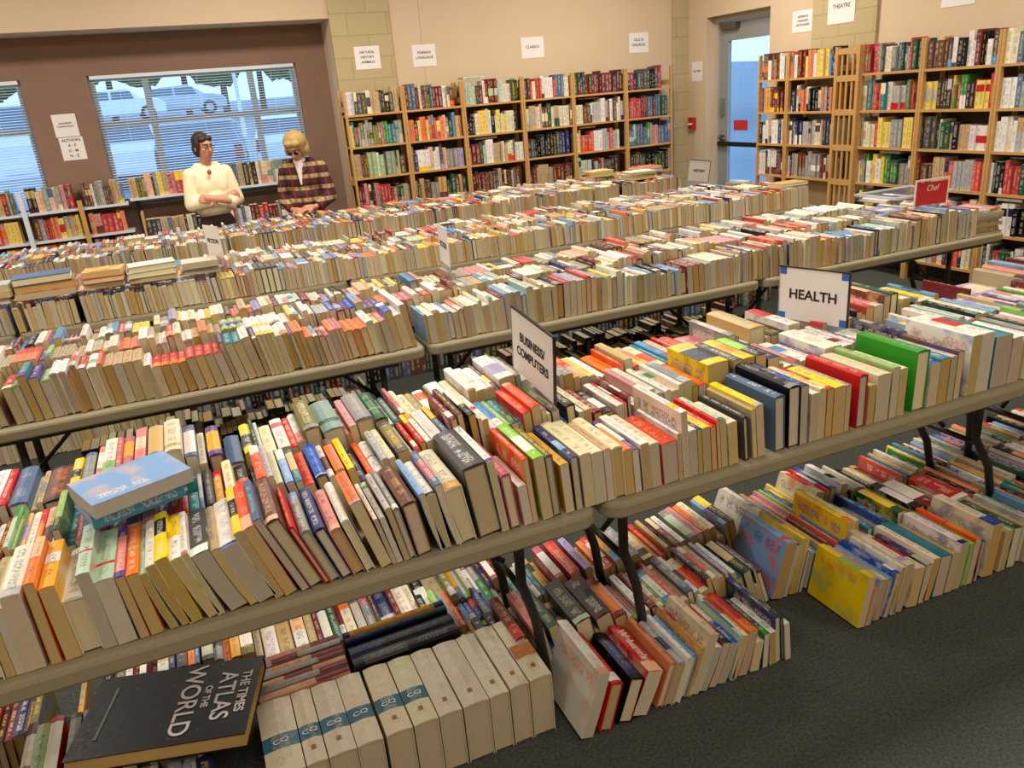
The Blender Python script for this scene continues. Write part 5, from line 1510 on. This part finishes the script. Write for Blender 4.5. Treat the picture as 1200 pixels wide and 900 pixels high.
tn = ['far end of the shelving window', 'middle of the shelving window', 'gap between the windows', 'left post of the wide window', 'white sedan', 'space between the sedans', 'silver sedan', 'lamp post', 'far pane of the wide window', 'blond person', 'block column', 'corner bookcases']
for i in range(12):
    P = at_y(-40 + i * 44, 140, 60 if i % 2 else 67); tree(P.x, 60 if i % 2 else 67, 1.7, 2.1 if i % 2 else 2.2, 5.2 if i % 2 else 7, f'green tree at the lot edge, behind the {tn[i]}')
tree(24, 24, -.15, 4, 7, 'green tree outside the glass door')
m = MB(); m.tube([(0, 0, 0), (0, 0, 6.5)], [.1, .06], 8); P = at_y(282, 130, 40); o = tag(empty('lamp_post', (P.x, 40, .8)), 'thin pale lamp post leaning across the wide window', 'lamp post'); m.build('pole', principled('pole_white', lin('dfe4e8'), .4), o)
m = MB(); m.box((-.1, -.3, 6.45), (.5, .3, 6.6)); m.build('lamp_head', MATS['pole_white'], o)

# ================================================================== PLACE THE BOOKS
ORD = lambda n: f"{n}{'th' if 10 <= n % 100 <= 20 else {1: 'st', 2: 'nd', 3: 'rd'}.get(n % 10, 'th')}"
WHERE = {'near_front': "nearest table's front row", 'near_middle': "nearest table's middle row", 'near_back': "nearest table's back row", 'floor_front': 'front floor row', 'floor_middle': 'middle floor row', 'floor_back': 'back floor row',
         'floor_left': 'floor row behind the atlas', 'floor_left_back': 'floor row under the atlas', 'floor_left_front': 'floor row before the atlas', 'second_front': "second table's front row", 'second_middle': "second table's middle row", 'second_back': "second table's back row"}
MARK = {'near_front': (.845, 'the table joint'), 'near_middle': (.845, 'the table joint'), 'near_back': (.845, 'the table joint'), 'floor_front': (1.6, 'the row gap'), 'floor_middle': (.93, 'the joint leg'), 'floor_back': (.93, 'the joint leg'),
        'floor_left': (.62, 'the leg'), 'floor_left_back': (-.2, 'the cream set'), 'floor_left_front': (-.2, 'the cream set'), 'second_front': (.885, 'the joint'), 'second_middle': (.885, 'the joint'), 'second_back': (.885, 'the joint')}
def proj(p):
    c = AX * p[0] + AY * p[1] + AZ * (p[2] - H)
    return (600 + FPX * c.x / c.z, 450 + FPX * c.y / c.z, c.z) if c.z > .1 else (-999, -999, c.z)
CAP = {'P': 322, 'H': 322}; n_ind = {'P': 0, 'H': 0}
order = ['near_front', 'floor_front', 'near_middle', 'near_back', 'floor_middle', 'floor_left', 'floor_back', 'second_front', 'second_middle', 'second_back', 'floor_left_front', 'floor_left_back', 'third', 'fourth', 'under']
merged = {}
for r_ in ROWS: merged.setdefault(r_['key'], []).extend(r_['books'])
for key in order:
    L_ = sorted(merged.get(key, []), key=lambda q: q.xb)
    mx, mn = MARK.get(key, (0, ''))
    leftn = sum(1 for q in L_ if q.xb < mx)
    for i, q in enumerate(L_):
        px, py, dz = proj((q.xb, q.y + .05, q.z + q.w))
        inside = -15 < px < 1215 and -5 < py < 905
        near = -140 < px < 1420 and -60 < py < 1100
        if not near: continue
        # the atlas and the stacks take the place of what they would cut through
        if key == 'floor_left_front': 
            if q.w > .2: q.w = .2
        if key in WHERE and inside and n_ind[q.T] < CAP[q.T]:
            n = leftn - i if q.xb < mx else i - leftn + 1
            d, band = q.desc(); k = 'paperback' if q.T == 'P' else 'hardcover'
            side = 'towards the windows' if q.xb < mx else 'towards the doorway'
            lab = f"{d} {k} {band + ', ' if band else ''}{ORD(n)} from {mn} {side}, {WHERE[key]}"
            if not band: lab = f"{d} {k}, {ORD(n)} from {mn} {side}, {WHERE[key]}"
            if len(lab.split()) > 16: lab = f"{d} {k}, {ORD(n)} from {mn} {side}, {WHERE[key]}"
            if q.title: lab = "red dictionary with the word Webster's on its spine, on the floor"
            rt = emit(q, True, lab, f"books in the {WHERE[key]}", 3 if key.startswith(('near', 'floor_front')) else 1)
            if q.title:
                Mt = Matrix.Translation((q.t / 2, q.h * .56, q.w + .0006)) @ Matrix.Rotation(rad(-90), 4, 'Z')
                text('spine_lettering', q.title, .036, principled('title_cream', lin('e8d8b8'), .5), rt, Mt, .0004, bold=.001)
            n_ind[q.T] += 1
        else: emit(q, False)
for k_, nm, lb in (('P', 'paperback_rows', 'paperbacks filling the farther tables and the wall bookcases'), ('H', 'hardcover_rows', 'hardcovers filling the farther tables and the wall bookcases')):
    o = STUFF[k_].build(nm, [COVER, PAGE]); tag(o, lb, 'books', None, 'stuff')
print('individual books', n_ind)

# ================================================================== LIGHT
w = bpy.data.worlds.new('world'); SC.world = w; w.use_nodes = True
bg = w.node_tree.nodes['Background']; bg.inputs[0].default_value = (.42, .66, 1, 1); bg.inputs[1].default_value = 3.7
def area(name, loc, sx_, sy_, power, col=(1, .92, .82), rot=(0, 0, 0)):
    l = bpy.data.lights.new(name, 'AREA'); l.shape = 'RECTANGLE'; l.size = sx_; l.size_y = sy_; l.energy = power; l.color = col
    o = bpy.data.objects.new(name, l); COL.objects.link(o); o.location = loc; o.rotation_euler = rot; return o
for x in (-2.4, .9, 4.2):
    for y in (-.6, 3.0, 6.4):
        area('ceiling_panel', (x, y, CZ - .03), 1.2, .6, 95 * (1.2 if y > 5 else .95 if y > 0 else .55))
SC.view_settings.view_transform = 'Standard'; SC.view_settings.look = 'None'; SC.view_settings.gamma = 1; SC.view_settings.exposure = -.5
SC.view_settings.use_curve_mapping = False
SC.cycles.max_bounces = 6; SC.cycles.diffuse_bounces = 4; SC.cycles.transmission_bounces = 6; SC.cycles.transparent_max_bounces = 8
SC.cycles.use_denoising = True
